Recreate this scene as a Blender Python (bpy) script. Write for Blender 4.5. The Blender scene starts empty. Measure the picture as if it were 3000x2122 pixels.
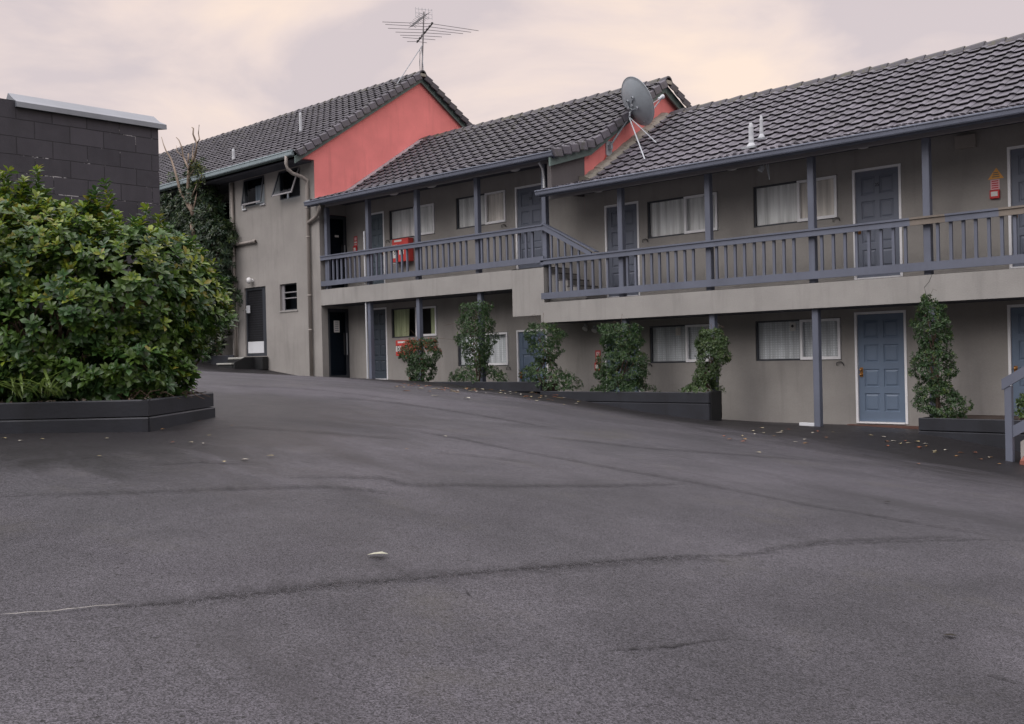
import bpy, math, random
import numpy as np
from mathutils import Vector, Matrix
random.seed(7)
rng = np.random.default_rng(11)
S = bpy.context.scene
COL = S.collection

# ------------------------------------------------------------------ camera
PSI, PITCH, ROLL, F = 0.7636384329852214, -0.004878299368245967, 0.0235, 3000.0
CX, CY = 1500.0, 1061.0
Fh = np.array([-math.sin(PSI), math.cos(PSI), 0.0])
Rt = np.array([math.cos(PSI), math.sin(PSI), 0.0])
Zv = np.array([0.0, 0.0, 1.0])
Fw = math.cos(PITCH) * Fh + math.sin(PITCH) * Zv
Up = -math.sin(PITCH) * Fh + math.cos(PITCH) * Zv
c_, s_ = math.cos(ROLL), math.sin(ROLL)
camR, camU = c_ * Rt - s_ * Up, s_ * Rt + c_ * Up
cam = bpy.data.cameras.new('camera')
cam.sensor_width = 36.0
cam.lens = F / 3000.0 * 36.0
cam.clip_start, cam.clip_end = 0.1, 2000.0
camo = bpy.data.objects.new('camera', cam)
COL.objects.link(camo)
camo.matrix_world = Matrix(((camR[0], camU[0], -Fw[0], 0), (camR[1], camU[1], -Fw[1], 0),
                            (camR[2], camU[2], -Fw[2], 0), (0, 0, 0, 1)))
S.camera = camo


def ray(x, y):
    a, b = (x - CX) / F, -(y - CY) / F
    return Fw + a * camR + b * camU


def atY(x, y, Y):
    r = ray(x, y)
    return r * (Y / r[1])


def atX(x, y, X):
    r = ray(x, y)
    return r * (X / r[0])


def atZ(x, y, Z):
    r = ray(x, y)
    return r * (Z / r[2])


def atD(x, y, d):
    return ray(x, y) * d


# ------------------------------------------------------------------ world and sun
W = bpy.data.worlds.new('World')
S.world = W
W.use_nodes = True
nt = W.node_tree
for n in list(nt.nodes):
    nt.nodes.remove(n)


def nd(t, kind, **kw):
    n = t.nodes.new(kind)
    for k, v in kw.items():
        if k in n.inputs:
            n.inputs[k].default_value = v
        else:
            setattr(n, k, v)
    return n


SUN_EL, SUN_AZ = math.radians(40), math.radians(195)     # azimuth clockwise from +Y
sky = nd(nt, 'ShaderNodeTexSky', sky_type='NISHITA', sun_disc=False, sun_elevation=SUN_EL, sun_rotation=SUN_AZ)
tc = nd(nt, 'ShaderNodeTexCoord')
mp = nd(nt, 'ShaderNodeMapping')
mp.inputs['Scale'].default_value = (2.0, 2.0, 6.0)
mp.inputs['Rotation'].default_value = (0.12, 0.22, 0.5)
nt.links.new(tc.outputs['Generated'], mp.inputs['Vector'])
no = nd(nt, 'ShaderNodeTexNoise', Scale=1.7, Detail=6.0, Roughness=0.52, Distortion=0.5)
nt.links.new(mp.outputs[0], no.inputs['Vector'])
rp = nd(nt, 'ShaderNodeValToRGB')
rp.color_ramp.elements[0].position = 0.37
rp.color_ramp.elements[0].color = (5.6, 4.85, 4.9, 1)
rp.color_ramp.elements[1].position = 0.63
rp.color_ramp.elements[1].color = (8.3, 6.7, 5.6, 1)
e = rp.color_ramp.elements.new(0.49)
e.color = (7.0, 5.85, 5.45, 1)
gl_ = nd(nt, 'ShaderNodeMapRange')                        # thinner, warmer cloud low over the roofs
for k, v in (('From Min', 0.10), ('From Max', 0.36), ('To Min', 0.11), ('To Max', -0.10)):
    gl_.inputs[k].default_value = v
sp = nd(nt, 'ShaderNodeSeparateXYZ')
nt.links.new(tc.outputs['Generated'], sp.inputs[0])
nt.links.new(sp.outputs['Z'], gl_.inputs['Value'])
ga = nd(nt, 'ShaderNodeMath', operation='ADD')
nt.links.new(no.outputs['Fac'], ga.inputs[0])
nt.links.new(gl_.outputs[0], ga.inputs[1])
nt.links.new(ga.outputs[0], rp.inputs['Fac'])
mr = nd(nt, 'ShaderNodeMapRange')                         # an overcast sky is brighter overhead
for k, v in (('From Min', 0.34), ('From Max', 0.8), ('To Min', 1.0), ('To Max', 2.75)):
    mr.inputs[k].default_value = v
nt.links.new(sp.outputs['Z'], mr.inputs['Value'])
mb = nd(nt, 'ShaderNodeMapRange', interpolation_type='SMOOTHSTEP')   # sky behind the camera dimmed low, lifted higher, to shade walls under eaves
for k, v in (('From Min', 0.16), ('From Max', 0.38), ('To Min', 0.03), ('To Max', 1.5)):
    mb.inputs[k].default_value = v
nt.links.new(sp.outputs['Z'], mb.inputs['Value'])
my = nd(nt, 'ShaderNodeMapRange', interpolation_type='SMOOTHSTEP')
for k, v in (('From Min', 0.05), ('From Max', -0.45), ('To Min', 0.0), ('To Max', 1.0)):
    my.inputs[k].default_value = v
nt.links.new(sp.outputs['Y'], my.inputs['Value'])
mf = nd(nt, 'ShaderNodeMix', data_type='FLOAT')
mf.inputs[2].default_value = 1.0
nt.links.new(my.outputs[0], mf.inputs[0])
nt.links.new(mb.outputs[0], mf.inputs[3])
mm = nd(nt, 'ShaderNodeMath', operation='MULTIPLY')
nt.links.new(mr.outputs[0], mm.inputs[0])
nt.links.new(mf.outputs[0], mm.inputs[1])
vm = nd(nt, 'ShaderNodeVectorMath', operation='SCALE')
tint = nd(nt, 'ShaderNodeMix', data_type='RGBA', blend_type='MULTIPLY')   # the cloud is cooler overhead
tint.inputs[7].default_value = (0.88, 0.985, 1.06, 1)
tr_ = nd(nt, 'ShaderNodeMapRange')
for k, v in (('From Min', 0.33), ('From Max', 0.6), ('To Min', 0.0), ('To Max', 1.0)):
    tr_.inputs[k].default_value = v
nt.links.new(sp.outputs['Z'], tr_.inputs['Value'])
tmx = nd(nt, 'ShaderNodeMath', operation='MAXIMUM')
nt.links.new(tr_.outputs[0], tmx.inputs[0])
ty_ = nd(nt, 'ShaderNodeMapRange')
for k, v in (('From Min', 0.05), ('From Max', -0.35), ('To Min', 0.0), ('To Max', 0.8)):
    ty_.inputs[k].default_value = v
nt.links.new(sp.outputs['Y'], ty_.inputs['Value'])
nt.links.new(ty_.outputs[0], tmx.inputs[1])
nt.links.new(tmx.outputs[0], tint.inputs['Factor'])
nt.links.new(rp.outputs[0], tint.inputs[6])
nt.links.new(tint.outputs[2], vm.inputs[0])
nt.links.new(mm.outputs[0], vm.inputs['Scale'])
mx = nd(nt, 'ShaderNodeMix', data_type='RGBA')
mx.inputs['Factor'].default_value = 0.93                  # cloud cover over the blue sky
nt.links.new(sky.outputs[0], mx.inputs[6])
nt.links.new(vm.outputs[0], mx.inputs[7])
bg = nd(nt, 'ShaderNodeBackground', Strength=0.115)
nt.links.new(mx.outputs[2], bg.inputs['Color'])
wo = nd(nt, 'ShaderNodeOutputWorld')
nt.links.new(bg.outputs[0], wo.inputs['Surface'])

sun = bpy.data.lights.new('sun', 'SUN')
sun.energy = 0.6
sun.angle = math.radians(30)
sun.color = (1.0, 0.95, 0.9)
suno = bpy.data.objects.new('sun', sun)
COL.objects.link(suno)
sd = Vector((math.sin(SUN_AZ) * math.cos(SUN_EL), math.cos(SUN_AZ) * math.cos(SUN_EL), math.sin(SUN_EL)))
suno.rotation_euler = sd.to_track_quat('Z', 'Y').to_euler()
S.view_settings.view_transform = 'Standard'
S.view_settings.look = 'None'
S.view_settings.exposure = 0.15
S.view_settings.gamma = 1.0

# ------------------------------------------------------------------ materials
MATS = {}


def newmat(name):
    m = bpy.data.materials.new(name)
    m.use_nodes = True
    t = m.node_tree
    b = t.nodes['Principled BSDF']
    MATS[name] = m
    return m, t, b


def mixc(t, fac, a, b, blend='MIX'):
    n = t.nodes.new('ShaderNodeMix')
    n.data_type = 'RGBA'
    n.blend_type = blend
    for i, v in ((0, fac), (6, a), (7, b)):
        if hasattr(v, 'is_linked') or hasattr(v, 'links'):
            t.links.new(v, n.inputs[i])
        elif i == 0:
            n.inputs[0].default_value = v
        else:
            n.inputs[i].default_value = (*v, 1)
    return n.outputs[2]


def noise(t, scale, detail=4.0, rough=0.55, dist=0.0, vec=None):
    n = nd(t, 'ShaderNodeTexNoise', Scale=scale, Detail=detail, Roughness=rough, Distortion=dist)
    if vec is None:
        g = t.nodes.get('geo') or nd(t, 'ShaderNodeNewGeometry', name='geo')
        vec = g.outputs['Position']
    t.links.new(vec, n.inputs['Vector'])
    return n.outputs['Fac']


def ramp(t, fac, p0, p1, v0=0.0, v1=1.0):
    n = nd(t, 'ShaderNodeMapRange')
    for k, v in (('From Min', p0), ('From Max', p1), ('To Min', v0), ('To Max', v1)):
        n.inputs[k].default_value = v
    t.links.new(fac, n.inputs['Value'])
    return n.outputs[0]


def bump(t, b, h, strength=0.3, dist=0.01):
    n = nd(t, 'ShaderNodeBump', Strength=strength, Distance=dist)
    t.links.new(h, n.inputs['Height'])
    t.links.new(n.outputs[0], b.inputs['Normal'])


def stretch(t, sx, sy, sz):
    g = t.nodes.get('geo') or nd(t, 'ShaderNodeNewGeometry', name='geo')
    m = nd(t, 'ShaderNodeMapping')
    m.inputs['Scale'].default_value = (sx, sy, sz)
    t.links.new(g.outputs['Position'], m.inputs['Vector'])
    return m.outputs[0]


def painted(name, col, rough=0.6, var=0.14, grime=0.25, fine=60.0, bs=0.12, streak=True, grimecol=None):
    m, t, b = newmat(name)
    dk = tuple(c * (1 - var) for c in col)
    lt = tuple(min(1, c * (1 + var)) for c in col)
    c = mixc(t, ramp(t, noise(t, 1.3, 5), 0.3, 0.7), dk, lt)
    if streak:
        sv = noise(t, 1.0, 5, 0.6, 0.2, stretch(t, 5.0, 5.0, 0.55))
        c = mixc(t, ramp(t, sv, 0.52, 0.78, 0, grime), c, grimecol or tuple(k * 0.45 for k in col))
    c = mixc(t, ramp(t, noise(t, fine, 2), 0.3, 0.7, 0.0, 0.16), c, tuple(k * 0.6 for k in col))
    t.links.new(c, b.inputs['Base Color'])
    b.inputs['Roughness'].default_value = rough
    bump(t, b, noise(t, fine, 3, 0.6), bs, 0.006)
    return m


painted('stucco', (0.318, 0.302, 0.281), 0.9, 0.10, 0.3, 38.0, 0.6)
painted('slab_paint', (0.335, 0.324, 0.305), 0.9, 0.10, 0.34, 38.0, 0.55)
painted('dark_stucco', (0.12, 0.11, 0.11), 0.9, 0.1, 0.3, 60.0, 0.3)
painted('coral', (0.84, 0.25, 0.232), 0.85, 0.10, 0.3, 50.0, 0.3, True, (0.42, 0.12, 0.11))
painted('trim_blue', (0.135, 0.15, 0.195), 0.5, 0.12, 0.3, 90.0, 0.08)
painted('door_blue', (0.145, 0.195, 0.27), 0.45, 0.08, 0.12, 90.0, 0.06)
painted('door_grey', (0.150, 0.168, 0.212), 0.45, 0.1, 0.15, 90.0, 0.06)
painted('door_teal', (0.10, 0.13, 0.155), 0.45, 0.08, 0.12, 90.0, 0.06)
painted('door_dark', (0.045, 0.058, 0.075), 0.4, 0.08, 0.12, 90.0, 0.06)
painted('bare_timber', (0.21, 0.18, 0.15), 0.8, 0.15, 0.3, 60.0, 0.2)
painted('white_frame', (0.90, 0.90, 0.91), 0.4, 0.05, 0.12, 40.0, 0.02)
painted('dark_frame', (0.045, 0.05, 0.06), 0.4, 0.1, 0.1, 40.0, 0.02)
painted('barge_green', (0.13, 0.18, 0.165), 0.6, 0.14, 0.35, 60.0, 0.1)
painted('gutter_green', (0.30, 0.37, 0.39), 0.5, 0.12, 0.35, 60.0, 0.06)
painted('pipe_taupe', (0.33, 0.30, 0.27), 0.55, 0.06, 0.2, 60.0, 0.05)
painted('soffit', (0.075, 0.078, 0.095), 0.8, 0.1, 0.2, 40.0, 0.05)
painted('flashing', (0.33, 0.35, 0.37), 0.45, 0.14, 0.3, 30.0, 0.05)
painted('capping', (0.20, 0.215, 0.24), 0.4, 0.14, 0.3, 30.0, 0.05)
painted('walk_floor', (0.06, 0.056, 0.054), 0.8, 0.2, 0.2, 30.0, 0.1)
painted('beam_grey', (0.27, 0.26, 0.27), 0.6, 0.08, 0.2, 60.0, 0.05)
painted('vent_grey', (0.50, 0.52, 0.54), 0.5, 0.08, 0.25, 40.0, 0.03)
painted('mortar', (0.30, 0.28, 0.235), 0.95, 0.25, 0.45, 25.0, 0.8, True, (0.09, 0.1, 0.06))
painted('sleeper', (0.020, 0.022, 0.029), 0.5, 0.4, 0.5, 30.0, 0.3, True, (0.008, 0.008, 0.008))
painted('sleeper_black', (0.010, 0.011, 0.012), 0.6, 0.3, 0.3, 30.0, 0.3)
painted('white_paint', (0.66, 0.68, 0.70), 0.45, 0.05, 0.1, 40.0, 0.03)
painted('galv', (0.42, 0.45, 0.48), 0.4, 0.12, 0.2, 40.0, 0.04)
painted('dish_grey', (0.33, 0.37, 0.40), 0.5, 0.14, 0.35, 14.0, 0.04)
painted('antenna_metal', (0.16, 0.15, 0.155), 0.45, 0.2, 0.1, 40.0, 0.02)
painted('sign_red', (0.62, 0.04, 0.04), 0.5, 0.05, 0.1, 40.0, 0.02)
painted('box_red', (0.66, 0.07, 0.06), 0.4, 0.05, 0.1, 40.0, 0.02)
painted('sign_pink', (0.85, 0.50, 0.52), 0.6, 0.05, 0.1, 40.0, 0.02)
painted('sign_white', (0.75, 0.74, 0.7), 0.6, 0.04, 0.1, 40.0, 0.02)
painted('sign_orange', (0.85, 0.42, 0.10), 0.6, 0.06, 0.1, 40.0, 0.02)
painted('ink', (0.02, 0.02, 0.022), 0.7, 0.05, 0.0, 40.0, 0.02)
painted('brass', (0.42, 0.2, 0.06), 0.35, 0.12, 0.1, 40.0, 0.02)
painted('brick_red', (0.24, 0.085, 0.06), 0.8, 0.15, 0.3, 40.0, 0.2)
painted('brick_dark', (0.13, 0.065, 0.05), 0.85, 0.25, 0.4, 40.0, 0.2)
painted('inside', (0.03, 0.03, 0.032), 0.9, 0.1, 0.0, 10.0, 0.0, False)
painted('soil', (0.045, 0.03, 0.022), 0.95, 0.4, 0.4, 20.0, 0.8)
painted('bark', (0.27, 0.21, 0.16), 0.9, 0.2, 0.4, 30.0, 0.5)
painted('twig', (0.13, 0.09, 0.065), 0.9, 0.25, 0.3, 30.0, 0.3)
painted('step_wood', (0.36, 0.36, 0.33), 0.7, 0.15, 0.4, 30.0, 0.2)
painted('lamp_white', (0.75, 0.75, 0.74), 0.3, 0.03, 0.05, 20.0, 0.02)
painted('insulator', (0.03, 0.03, 0.03), 0.5, 0.1, 0.0, 20.0, 0.02)
MATS['brass'].node_tree.nodes['Principled BSDF'].inputs['Metallic'].default_value = 0.6


def glass(name, tint, refl):
    m, t, b = newmat(name)
    t.nodes.remove(b)
    out = [n for n in t.nodes if n.type == 'OUTPUT_MATERIAL'][0]
    tr = nd(t, 'ShaderNodeBsdfTransparent')
    tr.inputs[0].default_value = (*tint, 1)
    gl = nd(t, 'ShaderNodeBsdfGlossy', Roughness=0.03)
    gl.inputs['Color'].default_value = (0.9, 0.92, 0.95, 1)
    lw = nd(t, 'ShaderNodeLayerWeight', Blend=refl)
    mxs = nd(t, 'ShaderNodeMixShader')
    t.links.new(lw.outputs['Fresnel'], mxs.inputs[0])
    t.links.new(tr.outputs[0], mxs.inputs[1])
    t.links.new(gl.outputs[0], mxs.inputs[2])
    t.links.new(mxs.outputs[0], out.inputs['Surface'])


glass('glass', (0.99, 0.99, 0.99), 0.1)
glass('dark_glass', (0.38, 0.43, 0.48), 0.06)


def curtain_mat(name, col, lace):
    m, t, b = newmat(name)
    c = mixc(t, ramp(t, noise(t, 1.0, 3, 0.5, 0, stretch(t, 9, 9, 0.5)), 0.35, 0.65), tuple(k * 0.62 for k in col), col)  # upright streaks put fold shading into the cloth colour
    if lace:
        v = nd(t, 'ShaderNodeTexVoronoi', Scale=1.0, Randomness=0.12)
        t.links.new(stretch(t, 17, 0.0, 21), v.inputs['Vector'])
        c = mixc(t, ramp(t, v.outputs['Distance'], 0.22, 0.42, 0.0, 0.45), c, tuple(k * 0.42 for k in col))
    t.links.new(c, b.inputs['Base Color'])
    b.inputs['Roughness'].default_value = 0.9


curtain_mat('curtain_white', (0.90, 0.92, 0.90), False)
curtain_mat('curtain_cream', (0.88, 0.84, 0.77), False)
curtain_mat('curtain_lace', (0.86, 0.91, 0.93), True)
curtain_mat('curtain_green', (0.50, 0.56, 0.34), False)


def vcol(t):
    return nd(t, 'ShaderNodeVertexColor', layer_name='Col').outputs['Color']


# roof tile: per tile tone in Col.r, lichen by noise
def tile_mat(name, col, lichen):
    m, t, b = newmat(name)
    s = nd(t, 'ShaderNodeSeparateColor')
    t.links.new(vcol(t), s.inputs[0])
    c = mixc(t, s.outputs[0], tuple(k * 0.72 for k in col), tuple(k * 1.32 for k in col))
    c = mixc(t, ramp(t, noise(t, 9, 5, 0.65), 0.52, 0.72, 0, 0.55), c, tuple(k * 1.6 for k in (col[0], col[1], col[2] * 0.95)))
    c = mixc(t, ramp(t, noise(t, 3.5, 6, 0.7), 0.56, 0.7, 0, 0.5), c, (0.05, 0.045, 0.04))
    f = ramp(t, noise(t, 5.5, 6, 0.75), 0.5, 0.62, 0, 1)
    mu = nd(t, 'ShaderNodeMath', operation='MULTIPLY')
    t.links.new(f, mu.inputs[0])
    t.links.new(s.outputs[1], mu.inputs[1])
    c = mixc(t, mu.outputs[0], c, lichen)
    t.links.new(c, b.inputs['Base Color'])
    b.inputs['Roughness'].default_value = 0.55
    b.inputs['Specular IOR Level'].default_value = 0.5
    bump(t, b, noise(t, 70, 4, 0.7), 0.3, 0.006)


tile_mat('roof_tile', (0.060, 0.055, 0.066), (0.085, 0.08, 0.045))
tile_mat('roof_tile_pale', (0.112, 0.104, 0.122), (0.07, 0.075, 0.045))


def leaf_mat(name, rough=0.38, tr=0.25, spec=0.5):
    m, t, b = newmat(name)
    out = [n for n in t.nodes if n.type == 'OUTPUT_MATERIAL'][0]
    c = vcol(t)
    c2 = mixc(t, ramp(t, noise(t, 40, 2), 0.3, 0.7, 0, 0.3), c, (0.02, 0.03, 0.012))
    t.links.new(c2, b.inputs['Base Color'])
    b.inputs['Roughness'].default_value = rough
    b.inputs['Specular IOR Level'].default_value = spec
    tl = nd(t, 'ShaderNodeBsdfTranslucent')
    t.links.new(c, tl.inputs[0])
    ms = nd(t, 'ShaderNodeMixShader')
    ms.inputs[0].default_value = tr
    t.links.new(b.outputs[0], ms.inputs[1])
    t.links.new(tl.outputs[0], ms.inputs[2])
    t.links.new(ms.outputs[0], out.inputs['Surface'])


leaf_mat('leaf', 0.33, 0.28, 0.5)
leaf_mat('leaf_dry', 0.7, 0.1, 0.3)


# painted concrete blocks: joints are modelled in the surface by a brick pattern
def block_mat():
    m, t, b = newmat('block_wall')
    g = nd(t, 'ShaderNodeNewGeometry', name='geo')
    s = nd(t, 'ShaderNodeSeparateXYZ')
    t.links.new(g.outputs['Position'], s.inputs[0])
    cb = nd(t, 'ShaderNodeCombineXYZ')
    add = nd(t, 'ShaderNodeMath', operation='ADD')
    t.links.new(s.outputs['X'], add.inputs[0])
    t.links.new(s.outputs['Y'], add.inputs[1])
    t.links.new(add.outputs[0], cb.inputs['X'])
    zz = nd(t, 'ShaderNodeMath', operation='ADD')
    t.links.new(s.outputs['Z'], zz.inputs[0])
    zz.inputs[1].default_value = 20.0
    t.links.new(zz.outputs[0], cb.inputs['Y'])
    # wobble the joints a little
    nz = nd(t, 'ShaderNodeTexNoise', Scale=6.0, Detail=3.0)
    t.links.new(g.outputs['Position'], nz.inputs['Vector'])
    vs = nd(t, 'ShaderNodeVectorMath', operation='SCALE')
    vs.inputs['Scale'].default_value = 0.012
    t.links.new(nz.outputs['Color'], vs.inputs[0])
    va = nd(t, 'ShaderNodeVectorMath', operation='ADD')
    t.links.new(cb.outputs[0], va.inputs[0])
    t.links.new(vs.outputs[0], va.inputs[1])
    br = nd(t, 'ShaderNodeTexBrick', Scale=1.0)
    for k, v in (('Mortar Size', 0.006), ('Mortar Smooth', 0.3), ('Brick Width', 0.4), ('Row Height', 0.2), ('Bias', 0.0)):
        br.inputs[k].default_value = v
    br.inputs['Color1'].default_value = (0.0, 0, 0, 1)
    br.inputs['Color2'].default_value = (1.0, 1, 1, 1)
    t.links.new(va.outputs[0], br.inputs['Vector'])
    base = mixc(t, br.outputs['Color'], (0.030, 0.028, 0.036), (0.055, 0.051, 0.063))
    base = mixc(t, ramp(t, noise(t, 3.0, 6, 0.65), 0.35, 0.7, 0, 0.55), base, (0.068, 0.064, 0.076))
    base = mixc(t, ramp(t, noise(t, 0.8, 4, 0.6, 0, stretch(t, 4, 4, 0.5)), 0.5, 0.75, 0, 0.4), base, (0.026, 0.025, 0.029))
    chip = nd(t, 'ShaderNodeMath', operation='MULTIPLY')
    t.links.new(br.outputs['Fac'], chip.inputs[0])
    t.links.new(ramp(t, noise(t, 3.3, 5, 0.75), 0.565, 0.62), chip.inputs[1])
    base = mixc(t, ramp(t, br.outputs['Fac'], 0, 1, 0, 0.65), base, (0.009, 0.008, 0.011))
    base = mixc(t, chip.outputs[0], base, (0.38, 0.37, 0.38))
    t.links.new(base, b.inputs['Base Color'])
    b.inputs['Roughness'].default_value = 0.75
    h = nd(t, 'ShaderNodeMath', operation='MULTIPLY_ADD')
    t.links.new(br.outputs['Fac'], h.inputs[0])
    h.inputs[1].default_value = -1.0
    t.links.new(ramp(t, noise(t, 60, 4, 0.7), 0.2, 0.8, 0, 0.35), h.inputs[2])
    bump(t, b, h.outputs[0], 0.7, 0.008)


block_mat()


# asphalt: aggregate, worn pale paths, damp and mossy stains along the kerbs
def asphalt_mat(name, lo, hi, coarse, alphaedge=False):
    m, t, b = newmat(name)
    g = nd(t, 'ShaderNodeNewGeometry', name='geo')
    pos = g.outputs['Position']
    agg = nd(t, 'ShaderNodeTexVoronoi', Scale=coarse)
    t.links.new(pos, agg.inputs['Vector'])
    cs = nd(t, 'ShaderNodeSeparateColor')
    t.links.new(agg.outputs['Color'], cs.inputs[0])
    c = mixc(t, ramp(t, cs.outputs[0], 0.0, 1.0), tuple(k * 0.40 for k in lo), tuple(k * 1.52 for k in hi))
    c = mixc(t, ramp(t, noise(t, coarse * .8, 3, 0.75), 0.33, 0.41, 0.9, 0.0), c, (0.012, 0.012, 0.013))
    c = mixc(t, ramp(t, noise(t, coarse * 0.9, 3, 0.6), 0.62, 0.72, 0.0, 0.5), c, tuple(k * 2.3 for k in hi))
    c = mixc(t, 0.4, c, mixc(t, ramp(t, noise(t, coarse * .4, 4, 0.7), 0.36, 0.64), (0.62, 0.61, 0.62), (1.3, 1.28, 1.3)), 'MULTIPLY')
    big = ramp(t, noise(t, 0.35, 5, 0.6, 0.6), 0.36, 0.66)
    c = mixc(t, 0.75, c, mixc(t, big, (0.50, 0.49, 0.50), (1.18, 1.14, 1.17)), 'MULTIPLY')
    mid = ramp(t, noise(t, 1.6, 5, 0.65, 0.4), 0.4, 0.7)
    c = mixc(t, 0.75, c, mixc(t, mid, (0.78, 0.76, 0.78), (1.1, 1.09, 1.1)), 'MULTIPLY')
    # streaks running along the drive
    st = noise(t, 1.0, 5, 0.6, 0.5, stretch(t, 0.22, 1.5, 1.0))
    c = mixc(t, ramp(t, st, 0.56, 0.70, 0, 0.45), c, (0.026, 0.024, 0.026))
    mo = ramp(t, noise(t, 0.8, 6, 0.7), 0.56, 0.72, 0, 0.42)
    c = mixc(t, mo, c, (0.062, 0.056, 0.044))
    # hairline crazing in worn areas and scattered pits
    wv = nd(t, 'ShaderNodeTexNoise', Scale=2.2, Detail=5.0, Roughness=0.7)
    t.links.new(pos, wv.inputs['Vector'])
    ws = nd(t, 'ShaderNodeVectorMath', operation='SCALE')
    ws.inputs['Scale'].default_value = 0.55
    t.links.new(wv.outputs['Color'], ws.inputs[0])
    wa = nd(t, 'ShaderNodeVectorMath', operation='ADD')
    t.links.new(pos, wa.inputs[0])
    t.links.new(ws.outputs[0], wa.inputs[1])
    ve = nd(t, 'ShaderNodeTexVoronoi', voronoi_dimensions='2D', feature='DISTANCE_TO_EDGE', Scale=1.9)
    t.links.new(wa.outputs[0], ve.inputs['Vector'])
    ck = nd(t, 'ShaderNodeMath', operation='MULTIPLY')
    t.links.new(ramp(t, ve.outputs['Distance'], 0.001, 0.009, 1.0, 0.0), ck.inputs[0])
    t.links.new(ramp(t, noise(t, 0.9, 4, 0.65), 0.52, 0.62, 0.0, 0.7), ck.inputs[1])
    c = mixc(t, ck.outputs[0], c, (0.012, 0.011, 0.012))
    vp = nd(t, 'ShaderNodeTexVoronoi', voronoi_dimensions='2D', Scale=4.2)
    t.links.new(pos, vp.inputs['Vector'])
    c = mixc(t, ramp(t, vp.outputs['Distance'], 0.028, 0.045, 0.9, 0.0), c, (0.010, 0.009, 0.009))
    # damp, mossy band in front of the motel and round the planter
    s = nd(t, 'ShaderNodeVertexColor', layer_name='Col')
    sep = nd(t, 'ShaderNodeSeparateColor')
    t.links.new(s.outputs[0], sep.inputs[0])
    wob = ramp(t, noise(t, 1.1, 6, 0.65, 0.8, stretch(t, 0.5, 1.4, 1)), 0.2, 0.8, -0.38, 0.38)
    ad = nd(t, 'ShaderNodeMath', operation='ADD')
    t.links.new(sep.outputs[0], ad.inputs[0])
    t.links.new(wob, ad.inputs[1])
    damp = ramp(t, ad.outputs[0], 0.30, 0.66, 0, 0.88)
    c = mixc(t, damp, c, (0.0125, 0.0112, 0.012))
    t.links.new(c, b.inputs['Base Color'])
    rr0 = ramp(t, noise(t, 0.5, 5, 0.6, 0.8), 0.35, 0.65, 0.44, 0.72)
    rq = nd(t, 'ShaderNodeMath', operation='MULTIPLY')
    t.links.new(rr0, rq.inputs[0])
    t.links.new(ramp(t, damp, 0, 0.86, 1.0, 0.8), rq.inputs[1])
    rr = rq.outputs[0]
    t.links.new(rr, b.inputs['Roughness'])
    b.inputs['Specular IOR Level'].default_value = 0.35
    hh = nd(t, 'ShaderNodeMath', operation='ADD')
    t.links.new(agg.outputs['Distance'], hh.inputs[0])
    t.links.new(noise(t, coarse * 0.5, 3, 0.7), hh.inputs[1])
    bump(t, b, hh.outputs[0], 0.55, 0.006)
    return m, t, b


asphalt_mat('asphalt', (0.0465, 0.0455, 0.0500), (0.082, 0.080, 0.0875), 175.0)
asphalt_mat('asphalt_coarse', (0.0405, 0.0397, 0.0437), (0.080, 0.078, 0.0855), 150.0)

# crack: dark dirt fading out at its sides
m, t, b = newmat('crack')
out = [n for n in t.nodes if n.type == 'OUTPUT_MATERIAL'][0]
b.inputs['Base Color'].default_value = (0.015, 0.014, 0.015, 1)
b.inputs['Roughness'].default_value = 0.95
tr = nd(t, 'ShaderNodeBsdfTransparent')
ms = nd(t, 'ShaderNodeMixShader')
s = nd(t, 'ShaderNodeSeparateColor')
t.links.new(vcol(t), s.inputs[0])
mu = nd(t, 'ShaderNodeMath', operation='MULTIPLY')
t.links.new(s.outputs[0], mu.inputs[0])
t.links.new(ramp(t, noise(t, 26, 5, 0.75), 0.36, 0.66), mu.inputs[1])
t.links.new(mu.outputs[0], ms.inputs[0])
t.links.new(tr.outputs[0], ms.inputs[1])
t.links.new(b.outputs[0], ms.inputs[2])
t.links.new(ms.outputs[0], out.inputs['Surface'])
painted('crack_pale', (0.24, 0.23, 0.21), 0.9, 0.2, 0.3, 60.0, 0.3)


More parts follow.
